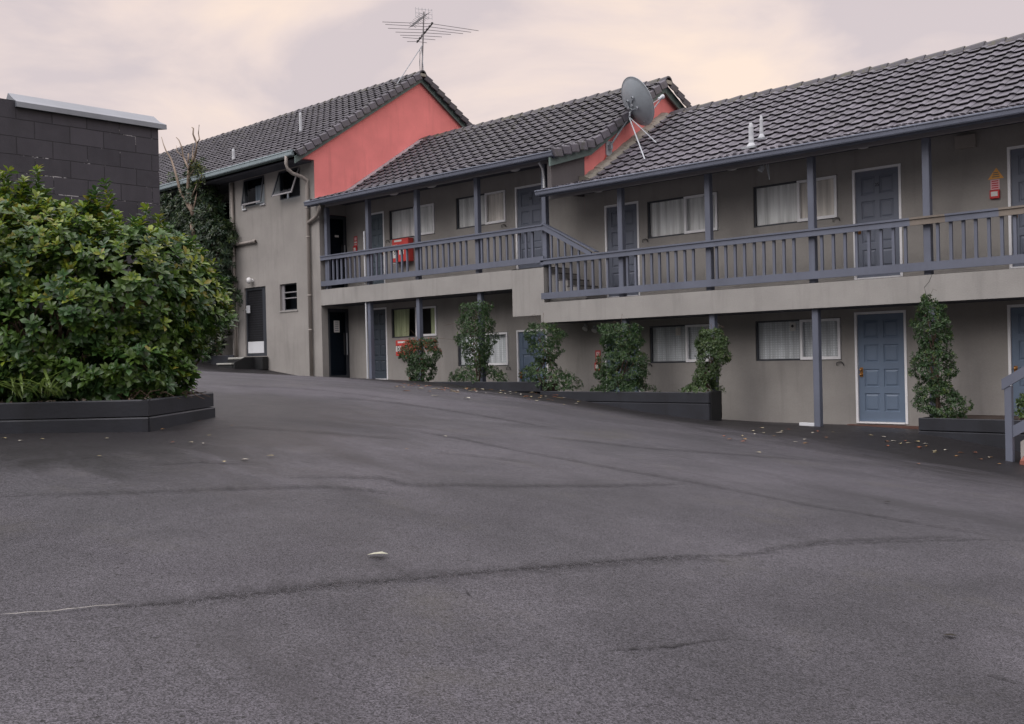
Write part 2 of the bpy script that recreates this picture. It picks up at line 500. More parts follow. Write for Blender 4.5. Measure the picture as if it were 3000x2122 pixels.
# ------------------------------------------------------------------ mesh helper
class MB:
    def __init__(self):
        self.v, self.f, self.mi, self.c, self.mats = [], [], [], [], []
        self.smooth = False

    def slot(self, mat):
        if mat not in self.mats:
            self.mats.append(mat)
        return self.mats.index(mat)

    def add(self, vs, fs, mat, col=None):
        o = len(self.v)
        k = self.slot(mat)
        self.v += [tuple(map(float, p)) for p in vs]
        self.c += [col or (1, 1, 1)] * len(vs)
        self.f += [tuple(i + o for i in f) for f in fs]
        self.mi += [k] * len(fs)
        return self

    def box(self, x0, x1, y0, y1, z0, z1, mat, col=None, ch=0.0):
        if ch:
            return self.cbox(x0, x1, y0, y1, z0, z1, mat, ch)
        vs = [(x, y, z) for x in (x0, x1) for y in (y0, y1) for z in (z0, z1)]
        return self.add(vs, [(0, 1, 3, 2), (4, 6, 7, 5), (0, 4, 5, 1), (2, 3, 7, 6), (0, 2, 6, 4), (1, 5, 7, 3)], mat, col)

    def cbox(self, x0, x1, y0, y1, z0, z1, mat, ch):
        vs, fs, idx = [], [], {}
        X, Y, Z = (x0, x1), (y0, y1), (z0, z1)
        sg = (1, -1)
        for i in (0, 1):
            for j in (0, 1):
                for k in (0, 1):
                    for a in range(3):
                        p = [X[i], Y[j], Z[k]]
                        d = [sg[i] * ch, sg[j] * ch, sg[k] * ch]
                        for q in range(3):
                            if q != a:
                                p[q] += d[q]
                        idx[i, j, k, a] = len(vs)
                        vs.append(p)
        for a in range(3):
            for s in (0, 1):
                o = [q for q in range(3) if q != a]
                ring = []
                for (p, q) in ((0, 0), (1, 0), (1, 1), (0, 1)):
                    t3 = [0, 0, 0]
                    t3[a], t3[o[0]], t3[o[1]] = s, p, q
                    ring.append(idx[t3[0], t3[1], t3[2], a])
                fs.append(tuple(ring))
        for a in range(3):
            o = [q for q in range(3) if q != a]
            for p in (0, 1):
                for q in (0, 1):
                    t0, t1 = [0] * 3, [0] * 3
                    t0[o[0]] = t1[o[0]] = p
                    t0[o[1]] = t1[o[1]] = q
                    t0[a], t1[a] = 0, 1
                    fs.append((idx[(*t0, o[0])], idx[(*t1, o[0])], idx[(*t1, o[1])], idx[(*t0, o[1])]))
        for i in (0, 1):
            for j in (0, 1):
                for k in (0, 1):
                    fs.append(tuple(idx[i, j, k, a] for a in range(3)))
        return self.add(vs, fs, mat)

    def prism(self, poly, d, mat):
        """poly: list of 3-d points (planar), extruded by vector d"""
        n = len(poly)
        d = np.array(d, float)
        vs = [np.array(p, float) for p in poly] + [np.array(p, float) + d for p in poly]
        fs = [tuple(range(n)), tuple(range(2 * n - 1, n - 1, -1))]
        fs += [(i, (i + 1) % n, n + (i + 1) % n, n + i) for i in range(n)]
        return self.add(vs, fs, mat)

    def tube(self, path, r, mat, n=8, cap=True):
        P = [np.array(p, float) for p in path]
        rs = r if isinstance(r, (list, tuple)) else [r] * len(P)
        vs, fs = [], []
        for i, p in enumerate(P):
            d = P[min(i + 1, len(P) - 1)] - P[max(i - 1, 0)]
            d = d / (np.linalg.norm(d) + 1e-9)
            a = np.cross(d, (0, 0, 1)) if abs(d[2]) < 0.95 else np.cross(d, (1, 0, 0))
            a /= np.linalg.norm(a)
            bb = np.cross(d, a)
            for k in range(n):
                th = 2 * math.pi * k / n
                vs.append(p + rs[i] * (math.cos(th) * a + math.sin(th) * bb))
        for i in range(len(P) - 1):
            for k in range(n):
                fs.append((i * n + k, i * n + (k + 1) % n, (i + 1) * n + (k + 1) % n, (i + 1) * n + k))
        if cap:
            fs.append(tuple(range(n - 1, -1, -1)))
            fs.append(tuple(range((len(P) - 1) * n, len(P) * n)))
        return self.add(vs, fs, mat)

    def lathe(self, cen, axis, prof, mat, n=20):
        """prof: (radius, distance along axis)"""
        ax = np.array(axis, float)
        ax /= np.linalg.norm(ax)
        a = np.cross(ax, (0, 0, 1)) if abs(ax[2]) < 0.95 else np.cross(ax, (1, 0, 0))
        a /= np.linalg.norm(a)
        bb = np.cross(ax, a)
        cen = np.array(cen, float)
        vs = [cen + ax * h + r * (math.cos(2 * math.pi * k / n) * a + math.sin(2 * math.pi * k / n) * bb)
              for r, h in prof for k in range(n)]
        fs = [(i * n + k, i * n + (k + 1) % n, (i + 1) * n + (k + 1) % n, (i + 1) * n + k)
              for i in range(len(prof) - 1) for k in range(n)]
        return self.add(vs, fs, mat)

    def build(self, name, parent=None, loc=None, smooth=False):
        o0 = np.array(parent['_o'] if parent is not None else (loc if loc is not None else (0, 0, 0)), float)
        me = bpy.data.meshes.new(name)
        me.from_pydata((np.array(self.v) - o0).tolist(), [], self.f)
        for m_ in self.mats:
            me.materials.append(MATS[m_])
        me.polygons.foreach_set('material_index', self.mi)
        ca = me.color_attributes.new('Col', 'FLOAT_COLOR', 'POINT')
        cc = np.ones((len(self.v), 4), np.float32)
        cc[:, :3] = np.array(self.c, np.float32)
        ca.data.foreach_set('color', cc.ravel())
        if smooth or self.smooth:
            me.polygons.foreach_set('use_smooth', [True] * len(me.polygons))
        me.validate()
        ob = bpy.data.objects.new(name, me)
        COL.objects.link(ob)
        if parent is not None:
            ob.parent = parent
            ob['_o'] = tuple(o0)
        else:
            ob.location = o0
            ob['_o'] = tuple(o0)
        return ob


def thing(name, label, cat, loc, group=None):
    o = bpy.data.objects.new(name, None)
    o.empty_display_size = 0.2
    COL.objects.link(o)
    o.location = loc
    o['_o'] = tuple(float(k) for k in loc)
    o['label'], o['category'] = label, cat
    if group:
        o['group'] = group
    return o


def tag(o, label, cat, group=None, kind=None):
    o['label'], o['category'] = label, cat
    if group:
        o['group'] = group
    if kind:
        o['kind'] = kind
    return o


def copy_part(o, parent, off):
    c = o.copy()
    COL.objects.link(c)
    c.parent = parent
    c.location = Vector(o.location) + Vector(off)
    return c


# ------------------------------------------------------------------ ground
GP = np.array([
    (0, 0, -1.60), (-9.0, 4.5, -.614), (-10.0, 3.57, -.60), (-10.3, 5.94, -.59), (-30.5, 17.5, .09), (-28.8, 17.5, -.12),
    (-27.3, 17.5, -.21), (-24.7, 17.5, -.48), (-22.5, 18.3, -.56), (-22.6, 16.9, -.48), (-18.5, 16.9, -.60),
    (-15.3, 16.9, -.83), (-16.2, 16.6, -.77), (-12.4, 16.7, -1.17), (-11.0, 16.7, -1.29), (-11.7, 18.49, -1.40),
    (-8.78, 18.49, -1.44), (-7.5, 18.49, -1.48), (-8.0, 16.9, -1.44), (-6.9, 16.9, -1.42), (-5.55, 16.9, -1.62), (-5.2, 16.0, -1.71),
    (-16, 18.4, -.95), (3, 14, -2.1), (5, 4, -2.0), (2, -5, -1.6), (-12, 11, -.62), (-30, 10, .25), (-22, 8, .1)], float)


def _tps(P):
    n = len(P)
    d = np.hypot(P[:, None, 0] - P[None, :, 0], P[:, None, 1] - P[None, :, 1])
    K = np.where(d > 0, d * d * np.log(d + 1e-12), 0) + np.eye(n) * 0.05
    A = np.zeros((n + 3, n + 3))
    A[:n, :n] = K
    A[:n, n:] = np.c_[np.ones(n), P[:, :2]]
    A[n:, :n] = A[:n, n:].T
    return np.linalg.solve(A, np.r_[P[:, 2], 0, 0, 0])


TW = _tps(GP)


def gz(x, y):
    x, y = np.asarray(x, float), np.asarray(y, float)
    xc, yc = np.clip(x, -38, 8), np.clip(y, -8, 21)
    d = np.hypot(xc[..., None] - GP[:, 0], yc[..., None] - GP[:, 1])
    z = (np.where(d > 0, d * d * np.log(d + 1e-12), 0) * TW[:-3]).sum(-1) + TW[-3] + TW[-2] * xc + TW[-1] * yc
    return z


def ground_at(px, py):
    r = ray(px, py)
    tt = 1.0
    lo, hi = 1.0, 60.0
    for q in np.linspace(1.0, 60, 600):
        p = r * q
        if p[2] < gz(p[0], p[1]):
            hi = q
            lo = q - 0.1
            break
    for _ in range(25):
        mid = (lo + hi) / 2
        p = r * mid
        if p[2] < gz(p[0], p[1]):
            hi = mid
        else:
            lo = mid
    p = r * hi
    return np.array([p[0], p[1], float(gz(p[0], p[1]))])


PLANT = [(-14.5, 0.0), (-10.0, 3.57), (-9.01, 4.52), (-10.29, 5.93), (-11.9, 6.6)]


def segdist(x, y, pts):
    best = np.full(x.shape, 99.0)
    for (ax, ay), (bx, by) in zip(pts[:-1], pts[1:]):
        dx, dy = bx - ax, by - ay
        tt = np.clip(((x - ax) * dx + (y - ay) * dy) / (dx * dx + dy * dy), 0, 1)
        best = np.minimum(best, np.hypot(x - ax - tt * dx, y - ay - tt * dy))
    return best


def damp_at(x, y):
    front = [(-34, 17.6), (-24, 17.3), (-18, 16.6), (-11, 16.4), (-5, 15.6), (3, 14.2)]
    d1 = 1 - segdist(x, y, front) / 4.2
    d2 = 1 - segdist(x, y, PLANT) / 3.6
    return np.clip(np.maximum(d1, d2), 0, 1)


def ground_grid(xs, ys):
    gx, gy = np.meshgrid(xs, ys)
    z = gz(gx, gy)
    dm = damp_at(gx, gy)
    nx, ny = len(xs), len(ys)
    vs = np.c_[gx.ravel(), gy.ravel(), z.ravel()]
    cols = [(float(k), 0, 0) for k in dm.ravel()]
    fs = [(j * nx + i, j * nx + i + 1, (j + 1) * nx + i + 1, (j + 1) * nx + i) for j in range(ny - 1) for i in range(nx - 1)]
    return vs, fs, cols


xs = np.r_[-300, -120, -60, np.arange(-40, 12, 0.5), 30, 80, 300]
ys = np.r_[-300, -100, -40, -16, np.arange(-8, 22, 0.5), 40, 100, 400]
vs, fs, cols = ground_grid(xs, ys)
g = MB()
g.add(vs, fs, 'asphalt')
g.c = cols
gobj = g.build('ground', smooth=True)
gobj['kind'] = 'structure'


def resample(pts, step):
    P = np.array(pts, float)
    L = np.r_[0, np.cumsum(np.linalg.norm(np.diff(P[:, :2], axis=0), axis=1))]
    s = np.linspace(0, L[-1], max(2, int(L[-1] / step)))
    return np.c_[np.interp(s, L, P[:, 0]), np.interp(s, L, P[:, 1])]


# main joint across the yard: a coarser, slightly thicker layer lies in the foreground
J1 = [(-250, 1840), (0, 1808), (140, 1800), (300, 1782), (480, 1770), (650, 1748), (830, 1730), (1000, 1708), (1250, 1692), (1500, 1668),
      (1827, 1642), (2022, 1626), (2153, 1626), (2251, 1609), (2414, 1592), (2610, 1585), (2872, 1577), (3050, 1584), (3500, 1600)]
jp = resample([ground_at(*p) for p in J1], 0.04)
jp[:, 1] += np.cumsum(rng.normal(0, 0.006, len(jp))) * 0.6 + rng.normal(0, 0.006, len(jp))
pm = MB()
rows = [0, .03, .2, .6, 1.2, 2.2, 3.4, 5.0, 8.0]
n = len(jp)
vv, cc = [], []
for k, d in enumerate(rows):
    for (x, y) in jp:
        yy = y - d * (1.0)
        xx = x + d * 0.15
        vv.append((xx, yy, float(gz(xx, yy)) + (0.0 if k == 0 else 0.007)))
        cc.append((0, 0, 0))
ff = [(k * n + i, (k + 1) * n + i, (k + 1) * n + i + 1, k * n + i + 1) for k in range(len(rows) - 1) for i in range(n - 1)]
pm.add(vv, ff, 'asphalt_coarse')
pm.c = cc
po = pm.build('asphalt_patch', smooth=True)
po['kind'] = 'structure'


def crack(pts, w, name='asphalt_crack', strength=1.0, jit=0.012, step=0.05, mat='crack', lift=0.011):
    P = resample([ground_at(*p) for p in pts], step)
    n = len(P)
    P = P + np.cumsum(rng.normal(0, jit, (n, 2)), axis=0) * 0.25 + rng.normal(0, jit * 0.5, (n, 2))
    T = np.gradient(P, axis=0)
    N = np.c_[-T[:, 1], T[:, 0]] / (np.linalg.norm(T, axis=1)[:, None] + 1e-9)
    mbk = MB()
    vs, cs = [], []
    for i in range(n):
        ww = w * (0.6 + 0.8 * rng.random()) * min(1, 6 * min(i, n - 1 - i) / n + 0.15)
        for q, cval in ((-1, 0.0), (-0.15, strength), (0.15, strength), (1, 0.0)):
            x, y = P[i] + N[i] * ww * q
            vs.append((x, y, float(gz(x, y)) + lift))
            cs.append((cval, 0, 0))
    fs = [(i * 4 + k, i * 4 + k + 1, i * 4 + 5 + k, i * 4 + 4 + k) for i in range(n - 1) for k in range(3)]
    mbk.add(vs, fs, mat)
    mbk.c = cs
    o = mbk.build(name)
    o['kind'] = 'structure'
    return o


crack([(p[0], p[1] + 5) for p in J1[1:-1]], 0.05, strength=0.45)
crack([(350, 1786), (650, 1752), (1000, 1716), (1500, 1680), (1827, 1655), (2022, 1640), (2160, 1650)], 0.14, strength=0.42)
crack([(0, 1808), (140, 1800), (300, 1782), (360, 1778)], 0.0045, 'asphalt_crack', 1, 0.010, 0.03, 'crack_pale', 0.013)
crack([(0, 1456), (380, 1446), (650, 1436), (960, 1428), (1100, 1440), (1165, 1453)], 0.08, strength=0.55)
crack([(830, 1400), (960, 1399), (1130, 1402), (1180, 1421), (1500, 1425), (1760, 1425), (2000, 1418)], 0.08, strength=0.55)
crack([(1130, 1250), (1340, 1285), (1500, 1319), (1761, 1368), (2055, 1420), (2349, 1479), (2676, 1534), (3000, 1590)], 0.07, strength=0.6)
crack([(2230, 1612), (2414, 1588), (2610, 1580), (2800, 1572)], 0.05, strength=0.6)
crack([(430, 1365), (600, 1355), (760, 1362)], 0.05, strength=0.6)
crack([(1260, 1325), (1420, 1340), (1560, 1358)], 0.06, strength=0.5)
crack([(1800, 1908), (1960, 1900), (2110, 1880), (2140, 1874)], 0.02, strength=0.9)
crack([(1810, 1990), (1870, 2015)], 0.012, strength=0.9)
crack([(1360, 1730), (1385, 1760)], 0.012, strength=0.9)
crack([(640, 1250), (900, 1266), (1200, 1290)], 0.11, strength=0.4)
crack([(940, 1162), (1150, 1180), (1420, 1220), (1600, 1252)], 0.12, strength=0.6)
crack([(1560, 1278), (1900, 1315), (2250, 1340), (2400, 1352)], 0.12, strength=0.6)
crack([(640, 1128), (900, 1142), (1200, 1175)], 0.12, strength=0.5)
crack([(2880, 1980), (3000, 2010)], 0.03, strength=0.8)
crack([(680, 1930), (770, 1935)], 0.012, strength=0.8)
crack([(400, 1940), (415, 1985)], 0.01, strength=0.8)
crack([(500, 1980), (600, 1970)], 0.01, strength=0.7)

# ------------------------------------------------------------------ building helpers
YW, YB = 18.49, 17.53                                     # room wall, balcony front
YR = 21.65                                                # ridge


def wall_holes(mb, x0, x1, z0, z1, y, holes, mat, depth=0.1):
    xs = sorted({x0, x1, *[h[0] for h in holes], *[h[1] for h in holes]})
    zs = sorted({z0, z1, *[h[2] for h in holes], *[h[3] for h in holes]})
    for a, b_ in zip(xs[:-1], xs[1:]):
        for c, d in zip(zs[:-1], zs[1:]):
            mxx, mzz = (a + b_) / 2, (c + d) / 2
            if any(h[0] < mxx < h[1] and h[2] < mzz < h[3] for h in holes):
                continue
            mb.add([(a, y, c), (b_, y, c), (b_, y, d), (a, y, d)], [(0, 1, 2, 3)], mat)
    for h in holes:
        a, b_, c, d = h[:4]
        y2 = y + depth
        mb.add([(a, y, c), (a, y2, c), (a, y2, d), (a, y, d)], [(0, 1, 2, 3)], mat)
        mb.add([(b_, y, c), (b_, y, d), (b_, y2, d), (b_, y2, c)], [(0, 1, 2, 3)], mat)
        mb.add([(a, y, c), (b_, y, c), (b_, y2, c), (a, y2, c)], [(0, 1, 2, 3)], mat)
        mb.add([(a, y, d), (a, y2, d), (b_, y2, d), (b_, y, d)], [(0, 1, 2, 3)], mat)


def make_door(parent, x0, x1, z0, z1, handle='left', number=None, paint='door_blue'):
    """white framed panelled door in the room wall; x0..x1, z0..z1 are the outer edges of the frame"""
    fw = 0.045
    fr = MB()
    y0, y1 = YW - 0.012, YW + 0.098
    fr.box(x0, x0 + fw, y0, y1, z0, z1, 'white_frame')
    fr.box(x1 - fw, x1, y0, y1, z0, z1, 'white_frame')
    fr.box(x0 + fw, x1 - fw, y0, y1, z1 - fw, z1, 'white_frame')
    fr.box(x0 + fw, x1 - fw, y0 - 0.02, y1, z0, z0 + 0.03, 'white_frame')
    L = MB()
    a, b_, c, d = x0 + fw + .003, x1 - fw - .003, z0 + .034, z1 - fw - .003
    yf = YW + 0.028
    w, h = b_ - a, d - c
    st, mid = 0.13 * w, 0.10 * w
    pw = (w - 2 * st - mid) / 2
    rail = [0.095 * h, 0.06 * h, 0.06 * h, 0.06 * h, 0.055 * h]
    ph = (h - sum(rail)) / 4
    cells = []
    zc = c
    zrows = []
    for k in range(4):
        zc += rail[k]
        zrows.append((zc, zc + ph))
        zc += ph
    for (p, q) in zrows:
        cells.append((a + st, a + st + pw, p, q))
        cells.append((b_ - st - pw, b_ - st, p, q))
    wall_holes(L, a, b_, c, d, yf, [], paint) if False else None
    xs = sorted({a, b_, *[k[0] for k in cells], *[k[1] for k in cells]})
    zs = sorted({c, d, *[k[2] for k in cells], *[k[3] for k in cells]})
    for p, q in zip(xs[:-1], xs[1:]):
        for r_, s2 in zip(zs[:-1], zs[1:]):
            if any(k[0] < (p + q) / 2 < k[1] and k[2] < (r_ + s2) / 2 < k[3] for k in cells):
                continue
            L.add([(p, yf, r_), (q, yf, r_), (q, yf, s2), (p, yf, s2)], [(0, 1, 2, 3)], paint)
    for (p, q, r_, s2) in cells:
        rings = [(0.0, 0.0), (0.012, 0.016), (0.024, 0.016), (0.05, 0.003)]
        vs = []
        for (ins, dep) in rings:
            vs += [(p + ins, yf + dep, r_ + ins), (q - ins, yf + dep, r_ + ins), (q - ins, yf + dep, s2 - ins), (p + ins, yf + dep, s2 - ins)]
        fs = [(k * 4 + i, k * 4 + (i + 1) % 4, k * 4 + 4 + (i + 1) % 4, k * 4 + 4 + i) for k in range(3) for i in range(4)]
        fs.append((12, 13, 14, 15))
        L.add(vs, fs, paint)
    L.add([(a, yf + .04, c), (b_, yf + .04, c), (b_, yf + .04, d), (a, yf + .04, d)], [(0, 1, 2, 3)], paint)
    o = L.build('door', parent)
    fr.build('door_frame', o)
    if handle:
        H = MB()
        hx = (a + 0.06) if handle == 'left' else (b_ - 0.06)
        hz = c + 0.47 * h
        H.cbox(hx - .03, hx + .03, yf - .008, yf + .002, hz - .11, hz + .07, 'brass', 0.003)
        H.lathe((hx, yf - .005, hz + .025), (0, -1, 0), [(.001, .06), (.018, .055), (.026, .04), (.02, .02), (.012, .0)], 'brass', 14)
        H.lathe((hx, yf - .005, hz - .065), (0, -1, 0), [(.001, .06), (.018, .055), (.026, .04), (.02, .02), (.012, .0)], 'brass', 14)
        H.build('handle', o, smooth=False)
    if number:
        text_mesh(number, ((a + b_) / 2, yf - .004, zrows[3][0] + 0.42 * ph), 0.085, 'ink', o, 'door_number')
    return o


def text_mesh(s, loc, size, mat, parent, name):
    cu = bpy.data.curves.new(name, 'FONT')
    cu.body = s
    cu.size = size
    cu.align_x = 'CENTER'
    cu.extrude = 0.002
    tmp = bpy.data.objects.new(name + '_tmp', cu)
    COL.objects.link(tmp)
    bpy.context.view_layer.update()
    me = bpy.data.meshes.new_from_object(tmp.evaluated_get(bpy.context.evaluated_depsgraph_get()))
    bpy.data.objects.remove(tmp)
    me.transform(Matrix.Rotation(math.pi / 2, 4, 'X'))
    me.transform(Matrix.Translation(Vector(loc) - Vector(parent['_o'])))
    me.materials.clear()
    me.materials.append(MATS[mat])
    ob = bpy.data.objects.new(name, me)
    COL.objects.link(ob)
    ob.parent = parent
    return ob


def curtain(mb, x0, x1, z0, z1, y, mat, waves=9, amp=0.02, taper=0.0, seed=0):
    r2 = np.random.default_rng(seed)
    n, mz = max(8, int((x1 - x0) / 0.012)), 8
    ph = r2.random(4) * 6
    vs = []
    for j in range(mz + 1):
        for i in range(n + 1):
            u = i / n
            v = j / mz
            x = x0 + (x1 - x0) * u
            if taper:
                x = x0 + (x1 - x0) * u * (1 - taper * (1 - v) * 0.5 + 0)
            a = amp * (1 - 0.3 * v) * (math.sin(u * waves * 6.28 + ph[0] + 0.6 * math.sin(u * 9 + ph[1])) + 0.5 * math.sin(u * waves * 13.1 + ph[2] + v))
            vs.append((x, y + a, z0 + (z1 - z0) * v))
    fs = [(j * (n + 1) + i, j * (n + 1) + i + 1, (j + 1) * (n + 1) + i + 1, (j + 1) * (n + 1) + i) for j in range(mz) for i in range(n)]
    mb.add(vs, fs, mat)


def make_window(parent, x0, x1, z0, z1, cur='curtain_white', split=0.52, seed=0, gap=None, blind=None, note=None):
    yf = YW + 0.024
    fw = 0.035
    xs = x0 + (x1 - x0) * split
    f = MB()                                              # fixed light: dark aluminium
    f.box(x0, x0 + fw, yf, yf + .05, z0, z1, 'dark_frame')
    f.box(x0 + fw, x1, yf + .002, yf + .05, z1 - fw, z1, 'dark_frame')
    f.box(x0 + fw, x1, yf + .002, yf + .05, z0, z0 + fw, 'dark_frame')
    f.box(x1 - .012, x1, yf, yf + .05, z0 + fw, z1 - fw, 'dark_frame')
    f.box(xs - .02, xs + .012, yf + .012, yf + .045, z0 + fw, z1 - fw, 'dark_frame')
    o = f.build('window', parent)
    w = MB()                                              # opening light: white frame standing proud
    a, b_, c, d = xs, x1 - .014, z0 + .012, z1 - .012
    ww = 0.05
    yp, yq = yf - .05, yf + .008
    w.box(a, a + ww, yp, yq, c, d, 'white_frame')
    w.box(b_ - ww, b_, yp, yq, c, d, 'white_frame')
    w.box(a + ww, b_ - ww, yp, yq, c, c + ww * 1.15, 'white_frame')
    w.box(a + ww, b_ - ww, yp, yq, d - ww, d, 'white_frame')
    w.build('sash', o)
    p = MB()
    p.add([(x0 + fw, yf + .03, z0 + fw), (xs - .02, yf + .03, z0 + fw), (xs - .02, yf + .03, z1 - fw), (x0 + fw, yf + .03, z1 - fw)], [(0, 1, 2, 3)], 'glass')
    p.add([(a + ww, yf - .02, c + ww), (b_ - ww, yf - .02, c + ww), (b_ - ww, yf - .02, d - ww), (a + ww, yf - .02, d - ww)], [(0, 1, 2, 3)], 'glass')
    p.build('pane', o)
    k = MB()
    yc = yf + 0.062
    if gap:
        for (u0, u1, tp) in gap:
            k = MB()
            curtain(k, x0 + (x1 - x0) * u0, x0 + (x1 - x0) * u1, z0, z1, yc, cur, 4 * (u1 - u0) / 0.3 + 1, .010, tp, seed + int(u0 * 10))
            k.build('curtain', o)
    else:
        curtain(k, x0 - .02, x1 + .02, z0 - .02, z1 + .02, yc, cur, 9, 0.011, 0, seed)
        k.build('curtain', o)
    if blind:
        q = MB()
        curtain(q, a + .01, b_, z0, z1 + .0, yc - .022, blind, 2, 0.004, 0, seed + 5)
        q.build('blind', o)
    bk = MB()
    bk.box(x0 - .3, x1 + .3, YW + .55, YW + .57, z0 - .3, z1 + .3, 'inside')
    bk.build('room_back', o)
    if note:
        nn = MB()
        nx, nz = x0 + (x1 - x0) * note[0], z0 + (z1 - z0) * note[1]
        nn.box(nx, nx + .13, yf + .036, yf + .04, nz - .17, nz, note[2])
        if note[3]:
            nn.lathe((nx + .06, yf + .0355, nz - .07), (0, -1, 0), [(.001, .0003), (.03, .0002), (.03, 0)], 'ink', 10)
        nn.build('notice', o)
    return o


TW_, GA = 0.333, 0.315


def roof_slope(mb, x0, x1, prof, mat, lichen_lo, lichen_hi, gauge=GA, xstart=None, seed=1, right_anchor=True):
    """interlocking tiles laid along prof [(y,z)...] from eave to ridge between x0 and x1"""
    r2 = np.random.default_rng(seed)
    P = np.array(prof, float)
    L = np.r_[0, np.cumsum(np.linalg.norm(np.diff(P, axis=0), axis=1))]
    nrow = int(math.ceil(L[-1] / gauge))
    gauge = L[-1] / nrow

    def at(s):
        if s > L[-1]:
            d = (P[-1] - P[-2]) / np.linalg.norm(P[-1] - P[-2])
            return P[-1] + d * (s - L[-1])
        return np.array([np.interp(s, L, P[:, 0]), np.interp(s, L, P[:, 1])])
    U = [0.0, 0.02, 0.20, 0.24, 0.30, 0.333]
    H = [0.006, 0.0, 0.008, 0.033, 0.031, 0.010]
    ncol = int(math.ceil((x1 - x0) / TW_)) + 1
    for i in range(nrow):
        s0 = i * gauge
        p0, p1 = at(s0), at(s0 + gauge + 0.05)
        d = (p1 - p0) / np.linalg.norm(p1 - p0)
        nrm = np.array([-d[1], d[0]])
        for j in range(ncol):
            xa = x1 - (j + 1) * TW_
            if xa + TW_ < x0 + 0.05:
                continue
            jn, jt, js = r2.normal(0, 0.0018), r2.normal(0, 0.003), r2.normal(0, 0.004)
            tone = float(np.clip(0.5 + r2.normal(0, 0.27), 0, 1))
            lich = lichen_lo + (lichen_hi - lichen_lo) * (i / max(1, nrow - 1)) ** 2 + r2.normal(0, 0.08)
            col = (tone, float(np.clip(lich, 0, 1)), 0)
            vs = []
            for row, (s, base) in enumerate(((0.0 + js, 0.058 + jn), (1.0, 0.010 + jn))):
                for u, h in zip(U, H):
                    q = p0 * (1 - s) + p1 * s if row else p0 + d * js
                    q = q + nrm * (base + h + jt * (u / TW_ - 0.5))
                    vs.append((max(xa + u, x0), q[0], q[1]))
            for u, h in zip(U, H):                        # nose underside
                q = p0 + d * (js + .004) + nrm * (0.058 + jn + h - 0.016)
                vs.append((max(xa + u, x0), q[0], q[1]))
            m_ = len(U)
            fs = [(k, k + 1, m_ + k + 1, m_ + k) for k in range(m_ - 1)]
            fs += [(2 * m_ + k, 2 * m_ + k + 1, k + 1, k) for k in range(m_ - 1)]
            mb.add(vs, fs, mat, col)
    # dark underlay so that nothing shines through the laps
    for (a, b_) in zip(P[:-1], P[1:]):
        mb.add([(x0, a[0], a[1] - .012), (x1, a[0], a[1] - .012), (x1, b_[0], b_[1] - .012), (x0, b_[0], b_[1] - .012)], [(0, 1, 2, 3)], 'sleeper_black')


def ridge_caps(parent, x0, x1, z, mat='roof_tile', seed=3, y=YR):
    r2 = np.random.default_rng(seed)
    mb = MB()
    x = x0
    while x < x1:
        l = 0.40
        e_ = min(x + l + .05, x1)
        t1, t2 = r2.normal(0, .004), r2.normal(0, .006)
        prof = [(-.15, -.075), (-.10, .015), (-.045, .055), (.045, .055), (.10, .015), (.15, -.075)]
        tone = float(np.clip(.45 + r2.normal(0, .2), 0, 1))
        vs = [(x, y + a * .94, z + b_ * .94 + t1 - .004) for a, b_ in prof] + [(e_, y + a * 1.08, z + b_ * 1.08 + .022 + t2) for a, b_ in prof]
        vs += [(e_, y + a * .9, z + b_ * .9 - .01 + t2) for a, b_ in prof]
        fs = [(k, k + 1, 7 + k, 6 + k) for k in range(5)] + [(6 + k, 7 + k, 13 + k, 12 + k) for k in range(5)]
        mb.add(vs, fs, mat, (tone, float(np.clip(.9 + r2.normal(0, .1), 0, 1)), 0))
        x += l
    mb.box(x0, x1, y - .13, y + .13, z - .12, z - .03, 'mortar')
    return mb.build('ridge_cap', parent)


def verge(parent, x, prof, mat, seed=4, gauge=GA, wid=0.16, back=False):
    """cloaked verge tiles stepping up the rake, hanging over the barge board"""
    r2 = np.random.default_rng(seed)
    P = np.array(prof, float)
    L = np.linalg.norm(P[-1] - P[0])
    n = int(round(L / gauge))
    d = (P[-1] - P[0]) / L
    nrm = np.array([-d[1], d[0]])
    if nrm[1] < 0:
        nrm = -nrm
    mb = MB()
    for i in range(n):
        s = i * L / n
        p = P[0] + d * s
        q = P[0] + d * (s + L / n - 0.03)
        lo, hi, hb = -0.105, 0.105, 0.06
        tone = float(np.clip(.55 + r2.normal(0, .2), 0, 1))
        col = (tone, float(np.clip(.35 + r2.normal(0, .25), 0, 1)), 0)
        j = r2.normal(0, .004)
        c = .028
        sec0 = [(x - wid, hb), (x - .05, hi), (x - c, hi - .003), (x + j, hi - c), (x + j, lo + .02), (x - .02, lo)]
        vs = [(a, *(p + nrm * b_)) for a, b_ in sec0] + [(a - .004, *(q + nrm * (b_ - .045))) for a, b_ in sec0]
        m_ = len(sec0)
        fs = [(k, k + 1, m_ + k + 1, m_ + k) for k in range(m_ - 1)] + [tuple(range(m_ - 1, -1, -1)), tuple(range(m_, 2 * m_))]
        mb.add(vs, fs, mat, col)
    return mb.build('verge_tiles', parent)


def rake_board(parent, x0, x1, pa, pb, h, mat, drop=0.06, name='barge_board'):
    """board along a rake from pa to pb (y,z), height h measured down from drop below the tile plane"""
    mb = MB()
    (ya, za), (yb, zb) = pa, pb
    poly = [(x0, ya, za - drop - h), (x0, yb, zb - drop - h), (x0, yb, zb - drop), (x0, ya, za - drop)]
    mb.prism(poly, (x1 - x0, 0, 0), mat)
    return mb.build(name, parent)


